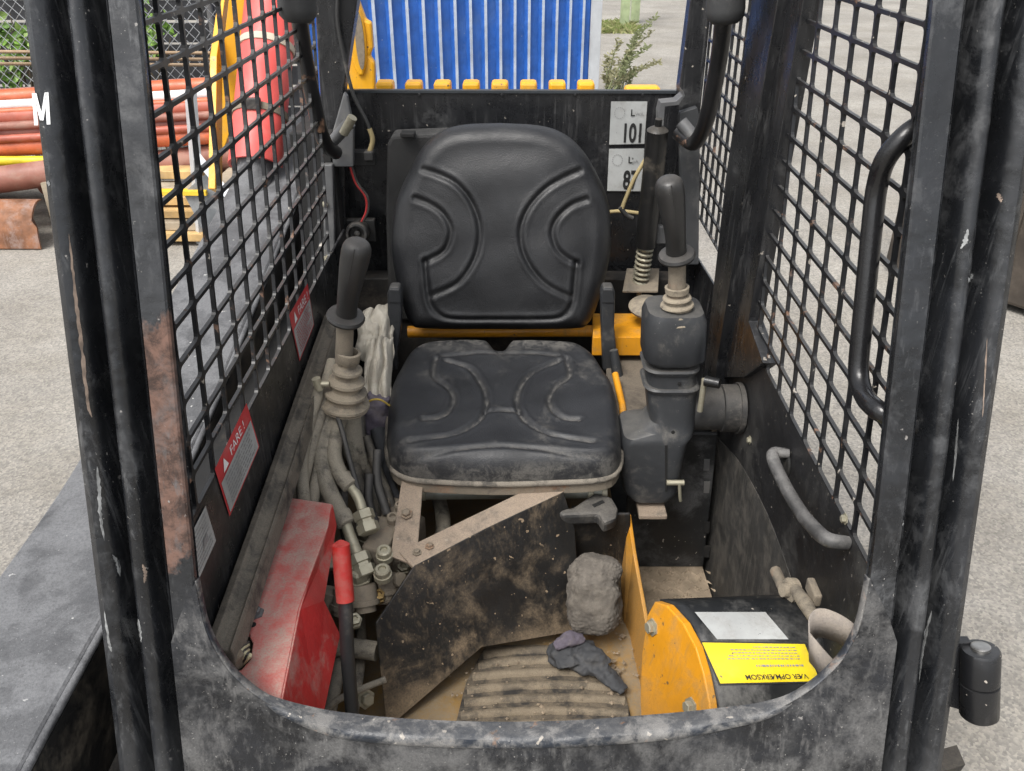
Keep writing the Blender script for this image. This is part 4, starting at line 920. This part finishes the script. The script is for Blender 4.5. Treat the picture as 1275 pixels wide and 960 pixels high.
# --- wheels
def wheel(x, y):
    w = lathe('wheel', (x-.115, y, .31), (1, 0, 0), [(.12, .03), (.17, .03), (.18, .05), (.18, .18), (.17, .20), (.12, .2)], yellow, L, seg=28)
    lathe('tyre', (x-.115, y, .31), (1, 0, 0), [(.18, .015), (.22, .0), (.275, .01), (.292, .04), (.297, .115), (.292, .19), (.275, .22), (.22, .23), (.18, .215)], tyre_m, w, seg=48)
    v, f = [], []
    for k in range(22):
        for sd_ in (-1, 1):
            a0 = 2*math.pi*(k+.25*sd_)/22
            for dx, da, r in ((.012, 0, .290), (.012, .11, .290), (.115, .2, .294), (.115, .09, .294), (.012, 0, .312), (.012, .11, .312), (.115, .2, .314), (.115, .09, .314)):
                a = a0+da; v.append(Vector((x-sd_*(.127-dx) if True else 0, y+r*math.cos(a), .31+r*math.sin(a))))
            b_0 = len(v)-8; f += [tuple(b_0+i for i in q) for q in ((4, 5, 6, 7), (0, 1, 5, 4), (1, 2, 6, 5), (2, 3, 7, 6), (3, 0, 4, 7))]
    mk('tread_lugs', v, f, tyre_m, w)['kind'] = 'stuff'
for x in (-.615, .625):
    for y in (.95, 2.05): wheel(x, y)

# ================================================================== LOOSE THINGS IN THE CAB
# ribbed floor mat
q = [W(604, 803, Z=FZ+.006), W(694, 803, Z=FZ+.006), W(772, 838, Z=FZ+.006), W(792, 918, Z=FZ+.006), W(797, 960, Z=FZ+.006), W(556, 960, Z=FZ+.006), W(563, 918, Z=FZ+.006), W(580, 850, Z=FZ+.006)]
fm = plate('floor_mat', q, Vector((0, 0, -.006)), matgr_m, None, bevel=.001); tag(fm, 'ribbed black rubber floor mat caked with tan mud in the footwell', 'floor mat')
rib_y = [811, 824, 839, 855, 871, 887, 903, 918, 934]
def matx(y):   # mat edges in pixels at height y
    xl = np.interp(y, (803, 850, 918, 960), (604, 581, 564, 557)); xr = np.interp(y, (803, 838, 918, 960), (700, 772, 792, 797)); return xl+2, xr-2
for y in rib_y:
    x0, x1 = matx(y); v, f = [], []; nn = 24
    for i in range(nn+1):
        s_ = i/nn; x = x0+(x1-x0)*s_; bow = 5*(2*s_-1)**2 - 3*s_; jw = .6*math.sin(i*1.3+y)
        for dy, hgt in ((-5.5+jw, 0), (-4, .005), (0, .0065), (3, .005), (4.5+jw*.6, 0)):
            p = W(x, y+bow+dy, Z=FZ+.006); v.append(p+Vector((0, 0, hgt)))
    for i in range(nn):
        for k in range(4): a = i*5+k; f.append((a, a+1, a+6, a+5))
    mk('rib', v, f, matrib_m, fm, smooth=True)
# netted bundle
bc = W(742, 735, Z=.66); v, f = [], []
bm_ = bmesh.new(); bmesh.ops.create_uvsphere(bm_, u_segments=180, v_segments=130, radius=1)
axb = (W(738, 790, Z=.59)-W(742, 690, Z=.74)); upb = -axb.normalized(); hl = axb.length/2-.004
fw = Vector((0, -1, .4)); fw = (fw-upb*fw.dot(upb)).normalized(); rt_ = upb.cross(fw)
bcen = (W(738, 790, Z=.59)+W(742, 690, Z=.74))/2
for vt in bm_.verts:
    p = vt.co.copy(); th_ = math.atan2(p.y, p.x); ph_ = math.asin(max(-1, min(1, p.z)))
    se = lambda a, e_: math.copysign(abs(a)**e_, a)
    x = se(math.cos(ph_), .55)*se(math.cos(th_), .75); y_ = se(math.cos(ph_), .55)*se(math.sin(th_), .75); z = se(math.sin(ph_), .6)
    u1, v1 = th_*13, ph_*26
    qq = Vector((x*.05, y_*.042, z*hl)); vd = mathutils.noise.voronoi(qq*120+Vector((th_*.3, 0, 0)))[0]; net = .075*min(vd[1]-vd[0], .6)+.16*mathutils.noise.noise(qq*22)+.10*mathutils.noise.noise(qq*48)-.03
    s_ = 1+net; vt.co = bcen+rt_*(x*.053*s_)+fw*(y_*.045*s_)+upb*(z*hl*(1+.3*net))
me = bpy.data.meshes.new('netted_bundle'); bm_.to_mesh(me); bm_.free(); me.materials.append(bundle_m); me.polygons.foreach_set('use_smooth', [True]*len(me.polygons))
nb = bpy.data.objects.new('netted_bundle', me); C.objects.link(nb); tag(nb, 'lumpy dusty grey bundle in netting leaning in the footwell corner', 'bundle')
# glove lying on the mat
def gp(x, y, z): return W(x, y, Z=FZ+.012+z)
def flat(geo, k=.5):
    return [Vector((p.x, p.y, FZ+.010+(p.z-FZ-.010)*k)) for p in geo[0]], geo[1]
def gq(x, y, z): return gp(x, y, z*1.6)
geos = [flat(tube_geo([gq(706, 788, .03), gq(708, 802, .028), gq(714, 820, .02)], [.026, .036, .032], 16, 4)),
        flat(tube_geo([gq(724, 786, .034), gq(726, 800, .03), gq(728, 818, .02)], [.026, .032, .026], 16, 4)),
        flat(tube_geo([gq(726, 796, .04), gq(742, 800, .042), gq(756, 816, .03)], [.022, .020, .015], 12, 4)),
        flat(tube_geo([gq(728, 812, .026), gq(746, 822, .026), gq(760, 838, .016), gq(777, 857, .008)], [.022, .018, .018, .014], 12, 4)),
        flat(tube_geo([gq(716, 816, .02), gq(732, 826, .016), gq(746, 827, .012)], [.022, .018, .012], 12, 4)),
        flat(tube_geo([gq(698, 798, .02), gq(692, 810, .016), gq(698, 826, .008)], [.020, .018, .014], 12, 4))]
gl = blob('work_glove', geos, glove_m, vox=.0025, smooth=3, disp=(.012, .016)); tag(gl, 'limp dark grey rubber glove with lilac cuff dropped on the floor mat', 'glove')
gcf = blob('cuff', [flat(tube_geo([gq(692, 792, .045), gq(708, 781, .05), gq(726, 780, .045)], [.008, .018, .014], 12, 4), .6)], glovec_m, gl, vox=.0025, smooth=3, disp=(.010, .014))
# crumpled cloth and gloves tucked beside the seat
def crumple(name, cen_, rad, mat, seed, amp=.35, fr=1.9):
    b = bmesh.new(); bmesh.ops.create_icosphere(b, subdivisions=5, radius=1)
    from mathutils import noise as mn
    for vt in b.verts:
        p = vt.co.copy(); q_ = Vector((p.x*fr, p.y*fr, p.z*fr*.45+.35*p.x))+Vector((seed*7.1, seed*3.3, seed)); 
        a = abs(mn.noise(q_))*1.6+abs(mn.noise(q_*2.1))*.7+.25*abs(mn.noise(q_*5)); s_ = 1-amp*a+amp*.6
        vt.co = Vector(cen_)+Vector((p.x*rad[0], p.y*rad[1], p.z*rad[2]))*s_
    m_ = bpy.data.meshes.new(name); b.to_mesh(m_); b.free(); m_.materials.append(mat); m_.polygons.foreach_set('use_smooth', [True]*len(m_.polygons))
    o = bpy.data.objects.new(name, m_); C.objects.link(o); return o
from mathutils import noise as mn
def cloth(name, q, amp, seed, mat, nf=5.5):
    m = quad_map(q); n_ = 70; v, f = [], []; nrm = (m(1, 0)-m(0, 0)).cross(m(0, 1)-m(0, 0)).normalized()
    if nrm.dot(CAM-m(.5, .5)) < 0: nrm = -nrm
    for i in range(n_+1):
        for k in range(n_+1):
            a, b = k/n_, i/n_; wob = mn.noise(Vector((a*2+seed, b*2, seed)))*.9; wob2 = mn.noise(Vector((a*3, b*3+seed, 4)))
            fold = abs(math.sin((a*nf+wob*1.6+b*.8)*math.pi*.5)); d = amp*(fold**.7*.9+.6*wob2+.22*abs(mn.noise(Vector((a*9+seed, b*7, 1))))); edge_ = .10*mn.noise(Vector((b*4, seed, 2)))
            p = m(.5+(a-.5)*(1+edge_+.25*mn.noise(Vector((b*2.3, seed*2, 0)))), b+.07*mn.noise(Vector((a*4, seed, 7)))); bulge = amp*2.2*(1-(2*a-1)**2)*(.4+.6*math.sin(b*math.pi))
            v.append(p+nrm*(d+bulge))
    for i in range(n_):
        for k in range(n_): a = i*(n_+1)+k; f.append((a, a+1, a+n_+2, a+n_+1))
    o = mk(name, v, f, mat, None, smooth=True); s_ = o.modifiers.new('s', 'SOLIDIFY'); s_.thickness = .002; return o
k1 = cloth('rag', [W(450, 388, Y=1.84), W(491, 382, Y=1.86), W(491, 452, Y=1.74), W(440, 450, Y=1.74)], .018, 2.3, bag_m, 4); tag(k1, 'crumpled grubby white cloth stuffed behind the left lever, the upper one', 'rag')
k2 = cloth('rag', [W(455, 432, Y=1.72), W(490, 424, Y=1.74), W(487, 506, Y=1.58), W(453, 508, Y=1.58)], .017, 5.1, bag_m, 5); tag(k2, 'crumpled off-white cloth wedged against the seat cushion side, below another cloth', 'rag')
def hp2(x, y, Y): return W(x, y, Y=Y)
wg = blob('work_glove', [tube_geo([hp2(473, 492, 1.58), hp2(468, 515, 1.57), hp2(466, 545, 1.55)], [.026, .032, .028], 14, 4)], glovec_m, vox=.004, disp=(.012, .02)); tag(wg, 'lilac knitted work glove with yellow hem hanging beside the seat cushion', 'glove')
for pts_ in ([(470, 535), (478, 570), (488, 605), (494, 628)], [(476, 540), (486, 565), (482, 592), (496, 622)], [(462, 545), (472, 580), (480, 612)]):
    tube('finger', [hp2(x, y, 1.53-.05*i) for i, (x, y) in enumerate(pts_)], [.016, .013, .011, .008], glove_m, wg, spline=5)
tube('hem', [W(455, 504, Y=1.535), W(463, 498, Y=1.525), W(474, 498, Y=1.525), W(485, 505, Y=1.535)], .0022, M('yellow_hem', (.4, .28, .05), .8), wg, seg=8, spline=5)

# ================================================================== BACKGROUND
# blue container, seen obliquely
cA = Vector((-1.03, 5.54, 0)); cB = Vector((.535, 6.48, 0)); wdir = (cB-cA).normalized(); wn = Vector((wdir.y, -wdir.x, 0))
blue = M('blue_sheet', (.02, .105, .40), .45, var=.2, dust=.3, dcol=(.07, .15, .36), dscale=3, bump=.1, streak=.4, dent=.5, chips=.2, ccol=(.3, .32, .36))
ridge = M('pale_ridge', (.46, .52, .62), .45, var=.2, dust=.35, dcol=(.22, .28, .42), dscale=4, streak=.5)
galv = M('galvanised', (.50, .52, .54), .45, metal=.4, var=.1)
ct = thing('blue_container', 'blue ribbed metal container with pale vertical ridges behind the loader', 'container', ((cA+cB)/2-wn*1.1))
len_ = (cB-cA).length; pitch = .112; nr = int((len_+.3)/pitch); HT = 2.45
plate('wall_sheet', [cA-wdir*.3+Vector((0, 0, .12)), cB+Vector((0, 0, .12)), cB+Vector((0, 0, HT)), cA-wdir*.3+Vector((0, 0, HT))], -wn*.03, blue, ct)
rib0 = None
for k in range(nr):
    c_ = cB-wdir*(.10+k*pitch)
    if rib0 is None:
        base = c_; v = []
        for z in (.13, HT-.02):
            for a, d in ((-.022, .0), (-.0105, .026), (.0105, .026), (.022, 0)): v.append(Vector((0, 0, z))+wdir*a+wn*d)
        rib0 = mk('ridge', v, [(0, 1, 5, 4), (1, 2, 6, 5), (2, 3, 7, 6), (0, 1, 2, 3), (4, 5, 6, 7)], [blue, ridge], ct)
        rib0.data.polygons[1].material_index = 1
        rib0.location = base
    else:
        o = rib0.copy(); C.objects.link(o); o.parent = ct; o.matrix_parent_inverse = rib0.matrix_parent_inverse.copy(); o.location = c_
box('corner_post', cB+wn*.0+Vector((.02, .02, HT/2+.05)), (.08, .08, HT+.1), galv, ct)
q0 = cB-wn*.0; plate('end_wall', [q0+Vector((0, 0, .12)), q0-wn*2.2+Vector((0, 0, .12)), q0-wn*2.2+Vector((0, 0, HT)), q0+Vector((0, 0, HT))], -wdir*.03, blue, ct)
plate('floor_frame', [cA-wdir*.3+Vector((0, 0, 0)), cB, cB-wn*2.2, cA-wdir*.3-wn*2.2], Vector((0, 0, .12)), galv, ct)
plate('roof', [cA-wdir*.3+Vector((0, 0, HT)), cB+Vector((0, 0, HT)), cB-wn*2.2+Vector((0, 0, HT)), cA-wdir*.3-wn*2.2+Vector((0, 0, HT))], Vector((0, 0, .03)), blue, ct)

# stacked pipes, timbers
plen = ('pipes stacked beside the fence',)
pcol = {'o': M('orange_pipe', (.50, .115, .045), .45, dust=.3, dcol=(.4, .2, .13)), 'r': M('red_brown_pipe', (.36, .085, .05), .5, dust=.35, dcol=(.34, .19, .14)),
        'p': M('faded_pipe', (.34, .145, .115), .55, dust=.4, dcol=(.36, .24, .19)), 'w': M('white_pipe', (.68, .66, .64), .4, dust=.3, dcol=(.45, .4, .36)), 'y': M('yellow_hose', (.62, .50, .02), .45), 'b': M('brown_pipe', (.26, .105, .075), .55, dust=.4, dcol=(.33, .22, .17))}
def pipe(yl, yr, Y, r, c, label, x0=-140, x1=345, name='plastic_pipe', hollow=True):
    A, B = W(x0, yl+(yl-yr)*.3, Y=Y-.1), W(x1, yr, Y=Y+.12)
    A.z = max(A.z, r+.01); B.z = max(B.z, r+.01)
    d = (B-A); l = d.length
    o = lathe(name, A, d, [(r*.9, .01), (r*.92, 0), (r*1.16, .0), (r*1.18, .12), (r, .14), (r, l), (r*.9, l), (r*.88, l-.05), (.001, l-.05)], pcol[c], None, seg=28)
    tag(o, label, 'pipe', plen[0]); return o
pipe(124, 102, 5.72, .052, 'o', 'orange plastic pipe lying topmost on the pipe stack, just above a white pipe')
pipe(134, 112, 5.60, .036, 'w', 'white plastic pipe near the top of the pipe stack')
pipe(149, 129, 5.52, .062, 'r', 'thick red-orange pipe directly under the white pipe')
pipe(166, 147, 5.42, .040, 'p', 'faded pinkish pipe below the thick red-orange pipe')
pipe(186, 163, 5.36, .055, 'o', 'orange pipe resting just above the yellow hose')
pipe(201, 200, 5.20, .030, 'y', 'bright yellow ribbed hose lying between pipes and timber', x1=100, name='yellow_hose')
pipe(214, 186, 5.42, .085, 'b', 'wide brown pipe low in the pipe stack', x0=50, x1=345)
pipe(234, 205, 5.12, .080, 'b', 'brown tapered pipe above the rusty steel pipe', x0=-140, x1=140)
pipe(172, 160, 5.75, .06, 'r', 'red-brown pipe hidden deep in the stack', x0=-100, x1=345)
pipe(215, 205, 5.9, .08, 'p', 'faded wide pipe at the back of the stack bottom', x0=-100, x1=345)
pipe(118, 97, 5.85, .030, 'p', 'thin faded pink pipe at the very back of the stack top')
pipe(141, 121, 5.50, .022, 'o', 'thin orange pipe squeezed between the white pipe and the thick red-orange one')
pipe(159, 139, 5.38, .026, 'b', 'thin brown pipe just above the faded pinkish pipe')
pipe(175, 154, 5.32, .024, 'r', 'thin red-brown pipe just under the faded pinkish pipe')
rust_m = M('rusty_steel', (.20, .085, .04), .75, var=.4, vscale=10, dust=.4, dcol=(.30, .24, .22), dscale=12, streak=.4, bump=.4)
A, B = W(-90, 272, Y=4.95), W(48, 272, Y=4.95); A.z = B.z = .145
ring_a = []
for xx, sl_ in ((A.x, 0), (B.x, .03)):
    rg_ = [Vector((xx-sl_*math.sin(R(t_))*0+ (.03 if sl_ and t_ < 40 else 0), 5.0-.17*math.cos(R(t_)), .01+.25*math.sin(R(t_)))) for t_ in range(0, 101, 10)]
    rg_ += [Vector((p.x, p.y+.012, p.z-.01)) for p in reversed(rg_)]; ring_a.append(rg_)
rp_ = loft('rusty_steel_sheet', ring_a, rust_m, None, auto=50); tag(rp_, 'curved rusty steel sheet lying on the asphalt in front of the pipe stack', 'steel sheet')
wood = M('pale_timber', (.50, .33, .14), .75, var=.3, vscale=5, dust=.3, dcol=(.3, .23, .16), streak=.2); wood2 = M('grey_timber', (.32, .27, .20), .85, var=.3, dust=.4)
def timber(px0, px1, py, Y, w, h, m, label, name='timber_plank', dz=None, rz=0):
    A, B = W(px0, py, Y=Y), W(px1, py, Y=Y); z = dz if dz is not None else (A.z+B.z)/2; c_ = (A+B)/2; c_.z = max(z, h/2+.002)
    o = box(name, c_, ((B-A).length, w, h), m, None, rot=Matrix.Rotation(R(rz), 3, 'Z'), bevel=.004); return tag(o, label, 'plank', 'timbers lying under the pipes')
stack = [(290, 4.98, .16, .05, wood), (277, 5.02, .14, .05, wood2), (262, 5.08, .16, .045, wood), (247, 5.12, .12, .05, wood), (234, 5.2, .15, .05, wood2), (214, 5.3, .14, .05, wood)]
tl = ['pale timber plank lying flat on the asphalt, lowest under the pipes', 'greyed timber plank second up under the pipes', 'pale timber plank third up, in the middle of the timber pile', 'narrow pale timber fourth up in the pile', 'greyed plank fifth up beneath a narrow plank', 'pale plank right below the wide brown pipe']
for (py, Y, w, h, m), lb_ in zip(stack, tl): timber(95, 262+random.uniform(-6, 4), py, Y, w, h, m, lb_, rz=random.uniform(-1.5, 1.5))
timber(-120, 70, 214, 5.32, .12, .035, wood, 'pale plank under the yellow hose left of the cab pillar')
for px in (-90, 100, 300):
    b_ = W(px, 200, Y=5.55); o = box('timber_bearer', (b_.x, 5.55, .17), (.1, .9, .34), wood2, None); tag(o, {-90: 'dark timber bearer under the yellow hose end of the pipe stack', 100: 'dark timber bearer under the middle of the pipe stack, behind the lettered pillar', 300: 'dark timber bearer under the pipe ends by the yellow tower'}[px], 'timber', 'bearers under the pipes')
sqp = W(240, 110, Y=4.95); sqb = W(247, 282, Y=4.95)
stk = thing('steel_prop', 'pale galvanised steel prop with a diagonal brace beside the timbers', 'prop', (sqb.x, 4.95, 0))
tube('upright', [Vector((sqb.x, 4.95, 0.0)), W(237, 112, Y=4.95)], .035, galv, stk, seg=4); tube('brace', [W(245, 195, Y=4.95), W(275, 232, Y=4.9), W(300, 262, Y=4.85)], .035, galv, stk, seg=4)
plate('foot_plate', [W(228, 240, Y=4.9), W(262, 212, Y=4.9), W(285, 260, Y=4.9), W(255, 292, Y=4.9)], Vector((0, .02, 0)), M('dark_galv', (.12, .13, .14), .5, dust=.5, dcol=(.3, .3, .3)), stk)
yf = W(215, 262, Y=4.95); o = box('yellow_plank', (yf.x, 4.9, .34), (.5, .05, .03), M('yellow_board', (.65, .42, .03), .5), None); tag(o, 'thin bright yellow board sticking out of the timber pile', 'board')
for i, (py, lb_) in enumerate(((64, 'upper'), (72, 'middle'), (79, 'lower'))):
    A, B = W(-60, py, Y=6.35+.05*i), W(262, py+2, Y=6.35+.05*i); o = tube('steel_rod', [A, B], .012, M('tan_rod', (.28, .19, .11), .6, dust=.4), None, seg=10); tag(o, 'long tan steel rod hung along the fence, the %s of three' % lb_, 'rod', 'rods along the fence')
# chain-link fence
FY = 6.6
fe = thing('chain_link_fence', 'grey chain link fence behind the pipe stack', 'fence', (-3.2, FY, 0))
wire = M('galv_wire', (.40, .41, .42), .4, metal=.6)
x0, x1, z0, z1 = -5.2, -1.95, .1, 2.3; v, f = [], []; step = .078
def clip(c, s_):
    # line z = s_*(x-c): keep inside the rectangle
    pts_ = []
    for z in (z0, z1): pts_.append((c+s_*(z-z0), z))
    (xa, za), (xb, zb) = pts_
    if xa > xb: xa, za, xb, zb = xb, zb, xa, za
    lo_, hi_ = max(xa, x0), min(xb, x1)
    if hi_-lo_ < .02: return None
    g_ = lambda x: za+(zb-za)*(x-xa)/(xb-xa); return Vector((lo_, FY, g_(lo_))), Vector((hi_, FY, g_(hi_)))
c = x0-2.5
while c < x1+2.5:
    for s_, dy in ((1, .003), (-1, -.003)):
        e_ = clip(c, s_*.95)
        if e_:
            a, b = tube_geo([e_[0]+Vector((0, dy, 0)), e_[1]+Vector((0, dy, 0))], .0028, 4); k = len(v); v += a; f += [tuple(i+k for i in q_) for q_ in b]
    c += step
mk('chain_link_mesh', v, f, wire, fe)['kind'] = 'stuff'
for px in (268, -40):
    p = W(px, 60, Y=FY); tube('fence_post', [Vector((p.x, FY+.03, 0)), Vector((p.x, FY+.03, 2.35))], .03, M('post_grey', (.12, .12, .12), .5), fe)
tube('tension_wire', [Vector((x0, FY, .12)), Vector((x1, FY, .12))], .004, wire, fe, seg=6)
# dark boarded wall behind the fence
bwall = thing('board_wall', 'dark stained board wall behind the chain link fence', 'wall', (-3.4, 7.3, 0))
dwood = M('black_board', (.022, .023, .026), .7, var=.4, dust=.2, dcol=(.08, .08, .08))
for k in range(18):
    box('board', (-3.6, 7.3+.01*math.sin(k*2.3), .09+k*.165), (5.0, .03, .145), dwood, bwall)
for xx in (-5.8, -3.6, -1.4): box('wall_stud', (xx, 7.345, 1.5), (.08, .05, 3.0), dwood, bwall)
# leaves through the fence
leafm = [M('leaf_a', (.16, .30, .045), .55, var=.3, vscale=20, bump=0), M('leaf_b', (.10, .20, .03), .55, var=.3, vscale=20, bump=0), M('leaf_c', (.24, .36, .09), .55, var=.3, vscale=20, bump=0)]
def leaves(cen_, rad, nl, size, seed, cl=5):
    rr = random.Random(seed); v, f, mi = [], [], []
    cc = [Vector((rr.gauss(0, .5)*rad[0], rr.gauss(0, .4)*rad[1], rr.gauss(0, .5)*rad[2])) for _ in range(cl)]
    for i in range(nl):
        p = Vector(cen_)+rr.choice(cc)+Vector((rr.gauss(0, .28)*rad[0], rr.gauss(0, .3)*rad[1], rr.gauss(0, .28)*rad[2]))
        a = Vector((rr.uniform(-1, 1), rr.uniform(-.8, .2), rr.uniform(-1, .4))).normalized(); b = a.cross(Vector((rr.uniform(-.4, .4), -1, rr.uniform(-.2, .9)))).normalized(); s_ = size*rr.uniform(.6, 1.3); n_ = a.cross(b)*s_*.12
        k = len(v); v += [p, p+a*s_*.35+b*s_*.33-n_, p+a*s_*.75+b*s_*.25-n_, p+a*s_*1.1, p+a*s_*.75-b*s_*.25-n_, p+a*s_*.35-b*s_*.33-n_, p+a*s_*.5]
        f += [(k, k+1, k+6), (k+1, k+2, k+6), (k+2, k+3, k+6), (k+3, k+4, k+6), (k+4, k+5, k+6), (k+5, k, k+6)]; mi += [rr.choice((0, 0, 1, 2))]*6
    return v, f, mi
def shrub(px, py, Y, rad, nl, size, seed, label):
    p = W(px, py, Y=Y); s_ = thing('leafy_shrub', label, 'shrub', (p.x, Y, 0), 'shrubs growing through the fence')
    v, f, mi = leaves(p, rad, nl, size, seed); o = mk('foliage', v, f, leafm, s_, smooth=True); o.data.polygons.foreach_set('material_index', mi); o['kind'] = 'stuff'
    rr = random.Random(seed)
    for k in range(4): tube('stem', [Vector((p.x+rr.uniform(-.05, .05), Y+.02, 0)), Vector((p.x+rr.uniform(-.1, .1), Y, p.z*.5)), p+Vector((rr.uniform(-.2, .2), 0, rr.uniform(-.1, .2)))], [.012, .009, .004], M('stem_bark', (.10, .08, .05), .8), s_, seg=6, spline=4)
shrub(25, 48, 6.72, (.16, .08, .16), 80, .075, 3, 'light green leafy shrub climbing the fence beside the lettered pillar')
shrub(22, 92, 6.70, (.16, .08, .12), 60, .075, 5, 'low sprig of pale green leaves under the tan rods')
shrub(183, 34, 6.72, (.16, .08, .20), 90, .075, 9, 'green leafy shrub behind the upper corner of the mesh screen')
shrub(8, 45, 6.75, (.12, .08, .14), 50, .075, 13, 'green shrub at the fence, half hidden by the lettered pillar')
# green posts, weeds, grass tuft
for i, (px, py, lb_) in enumerate(((777, 36, 'pale green square steel post with grass at its foot'), (790, 28, 'pale green square post standing just behind another green post'))):
    p = W(px, py, Z=0); o = box('green_post', (p.x, p.y, 1.1), (.14, .14, 2.2), M('pale_green_paint', (.30, .36, .20), .6, dust=.2), None); tag(o, lb_, 'post')
grassm = [M('grass_a', (.15, .19, .05), .7, bump=0), M('grass_b', (.24, .24, .10), .7, bump=0)]
def tuft(px, py, wpx, nb_, h, label, seed):
    c_ = W(px, py, Z=0); rr = random.Random(seed); v, f = [], []
    sp = (W(px+wpx, py, Z=0)-c_).length
    for i in range(nb_):
        p = c_+Vector((rr.uniform(-sp, sp), rr.uniform(-.5, .5), 0)); d = Vector((rr.gauss(0, .35), rr.gauss(0, .35), 1)).normalized(); hh = h*rr.uniform(.4, 1.1); w_ = Vector((.012, 0, 0)); k = len(v)
        v += [p-w_, p+w_, p+d*hh*.6+Vector((d.x*.05, 0, 0)), p+d*hh+Vector((d.x*.2, 0, -.02))]; f += [(k, k+1, k+2), (k, k+2, k+3)]
    o = mk('grass_tuft', v, f, grassm, None); o.data.polygons.foreach_set('material_index', [rr.choice((0, 1)) for _ in o.data.polygons]); o['kind'] = 'stuff'; return tag(o, label, 'grass')
tuft(764, 37, 24, 900, .16, 'dry grass and weeds around the feet of the green posts', 4)
wp = W(768, 112, Z=0); weed = thing('tall_weed', 'tall feathery weed with seed heads growing beside the blue container', 'weed', (wp.x, wp.y, 0))
wm = [M('weed_a', (.17, .19, .09), .8, bump=0), M('weed_b', (.26, .25, .14), .8, bump=0)]
rr = random.Random(11)
tips = [(815, 22), (812, 40), (806, 58), (795, 40), (770, 52), (757, 70), (785, 66), (762, 90), (803, 82), (776, 88), (790, 90), (754, 95), (820, 78)]
for (tx, ty) in tips:
    T = W(tx, ty, Y=wp.y+rr.uniform(-.15, .15)); B = wp+Vector((rr.uniform(-.12, .12), rr.uniform(-.1, .1), 0)); mid = B.lerp(T, .55)+Vector((-(T.x-B.x)*.15, 0, (T.z-B.z)*.05)); P = catmull([B, mid, T], 8)
    s_ = tube('stem', P, [.011, .008, .004], wm[0], weed, seg=5); v, f = [], []
    for i in range(4, len(P)):
        for _ in range(7):
            p = P[i]+Vector((rr.gauss(0, .012),)*3); d = Vector((rr.gauss(0, 1), rr.gauss(0, .6), rr.uniform(-.2, 1))).normalized(); l_ = rr.uniform(.02, .075); w_ = d.cross(Vector((0, 1, 0))).normalized()*l_*.16; k = len(v)
            v += [p, p+d*l_*.5+w_, p+d*l_, p+d*l_*.5-w_]; f.append((k, k+1, k+2, k+3))
    o = mk('leaves', v, f, wm[rr.choice((0, 1))], s_); o['kind'] = 'stuff'
# dark brown skip behind the right pillar
br = M('brown_steel', (.045, .036, .028), .7, var=.3, dust=.3, dcol=(.12, .10, .08))
p0, p1 = W(1098, 338, Z=0), W(1330, 415, Z=0); dv = (p1-p0).normalized(); bn_ = Vector((-dv.y, dv.x, 0))
if bn_.y < 0: bn_ = -bn_
sk_ = thing('steel_bin', 'dark brown steel bin standing on the asphalt beyond the door pillar', 'bin', (p0+p1)/2)
l_ = (p1-p0).length
plate('bin_body', [p0+Vector((0, 0, .04)), p1+Vector((0, 0, .04)), p1+Vector((0, 0, .62)), p0+Vector((0, 0, .62))], bn_*.6, br, sk_, bevel=.02)
plate('bin_rim', [p0+Vector((0, 0, .62))-bn_*.02, p1+Vector((0, 0, .62))-bn_*.02, p1+Vector((0, 0, .66))-bn_*.02, p0+Vector((0, 0, .66))-bn_*.02], bn_*.64, br, sk_)
for k in range(4): c_ = p0.lerp(p1, .12+k*.25)-bn_*.012; box('bin_rib', c_+Vector((0, 0, .33)), (.05, .03, .56), br, sk_, rot=Matrix.Rotation(math.atan2(dv.y, dv.x), 3, 'Z'))
for k in (.1, .9): c_ = p0.lerp(p1, k)+bn_*.3; box('bin_skid', c_+Vector((0, 0, .02)), (.08, .5, .04), br, sk_)
gb = p0+dv*.1+bn_*.25+Vector((0, 0, .66)); o = lathe('green_bottle', gb, (0, 0, 1), [(.035, 0), (.038, .01), (.038, .16), (.015, .22), (.014, .27), (.016, .275)], M('green_glass', (.02, .35, .12), .2), None); tag(o, 'small bright green bottle standing on the brown bin', 'bottle')

# crumbs of dry mud and bits of straw on the cab floor
rr = random.Random(5); v, f = [], []
def crumb(p, r):
    k = len(v); q_ = [Vector((rr.uniform(.6, 1.2), 0, 0)), Vector((0, rr.uniform(.6, 1.2), 0)), Vector((-rr.uniform(.6, 1.2), 0, 0)), Vector((0, -rr.uniform(.6, 1.2), 0)), Vector((0, 0, rr.uniform(.5, 1)))]
    v.extend([p+x*r for x in q_]); f.extend([(k, k+1, k+4), (k+1, k+2, k+4), (k+2, k+3, k+4), (k+3, k, k+4)])
for _ in range(130):
    px, py = rr.uniform(560, 800), rr.uniform(795, 915); crumb(W(px, py, Z=FZ+.012), abs(rr.gauss(0, .0018))+.0008)
for _ in range(70):
    px, py = rr.gauss(768, 10), rr.gauss(830, 35); crumb(W(px, py, Z=FZ+.008), abs(rr.gauss(0, .003))+.001)
for _ in range(160):
    px, py = rr.uniform(785, 872), rr.uniform(706, 748); crumb(W(px, py, Z=TZ), abs(rr.gauss(0, .003))+.001)
cr = mk('mud_crumbs', v, f, mud, None); cr['kind'] = 'stuff'; tag(cr, 'loose crumbs of dry mud scattered on the cab floor and mat', 'dirt')
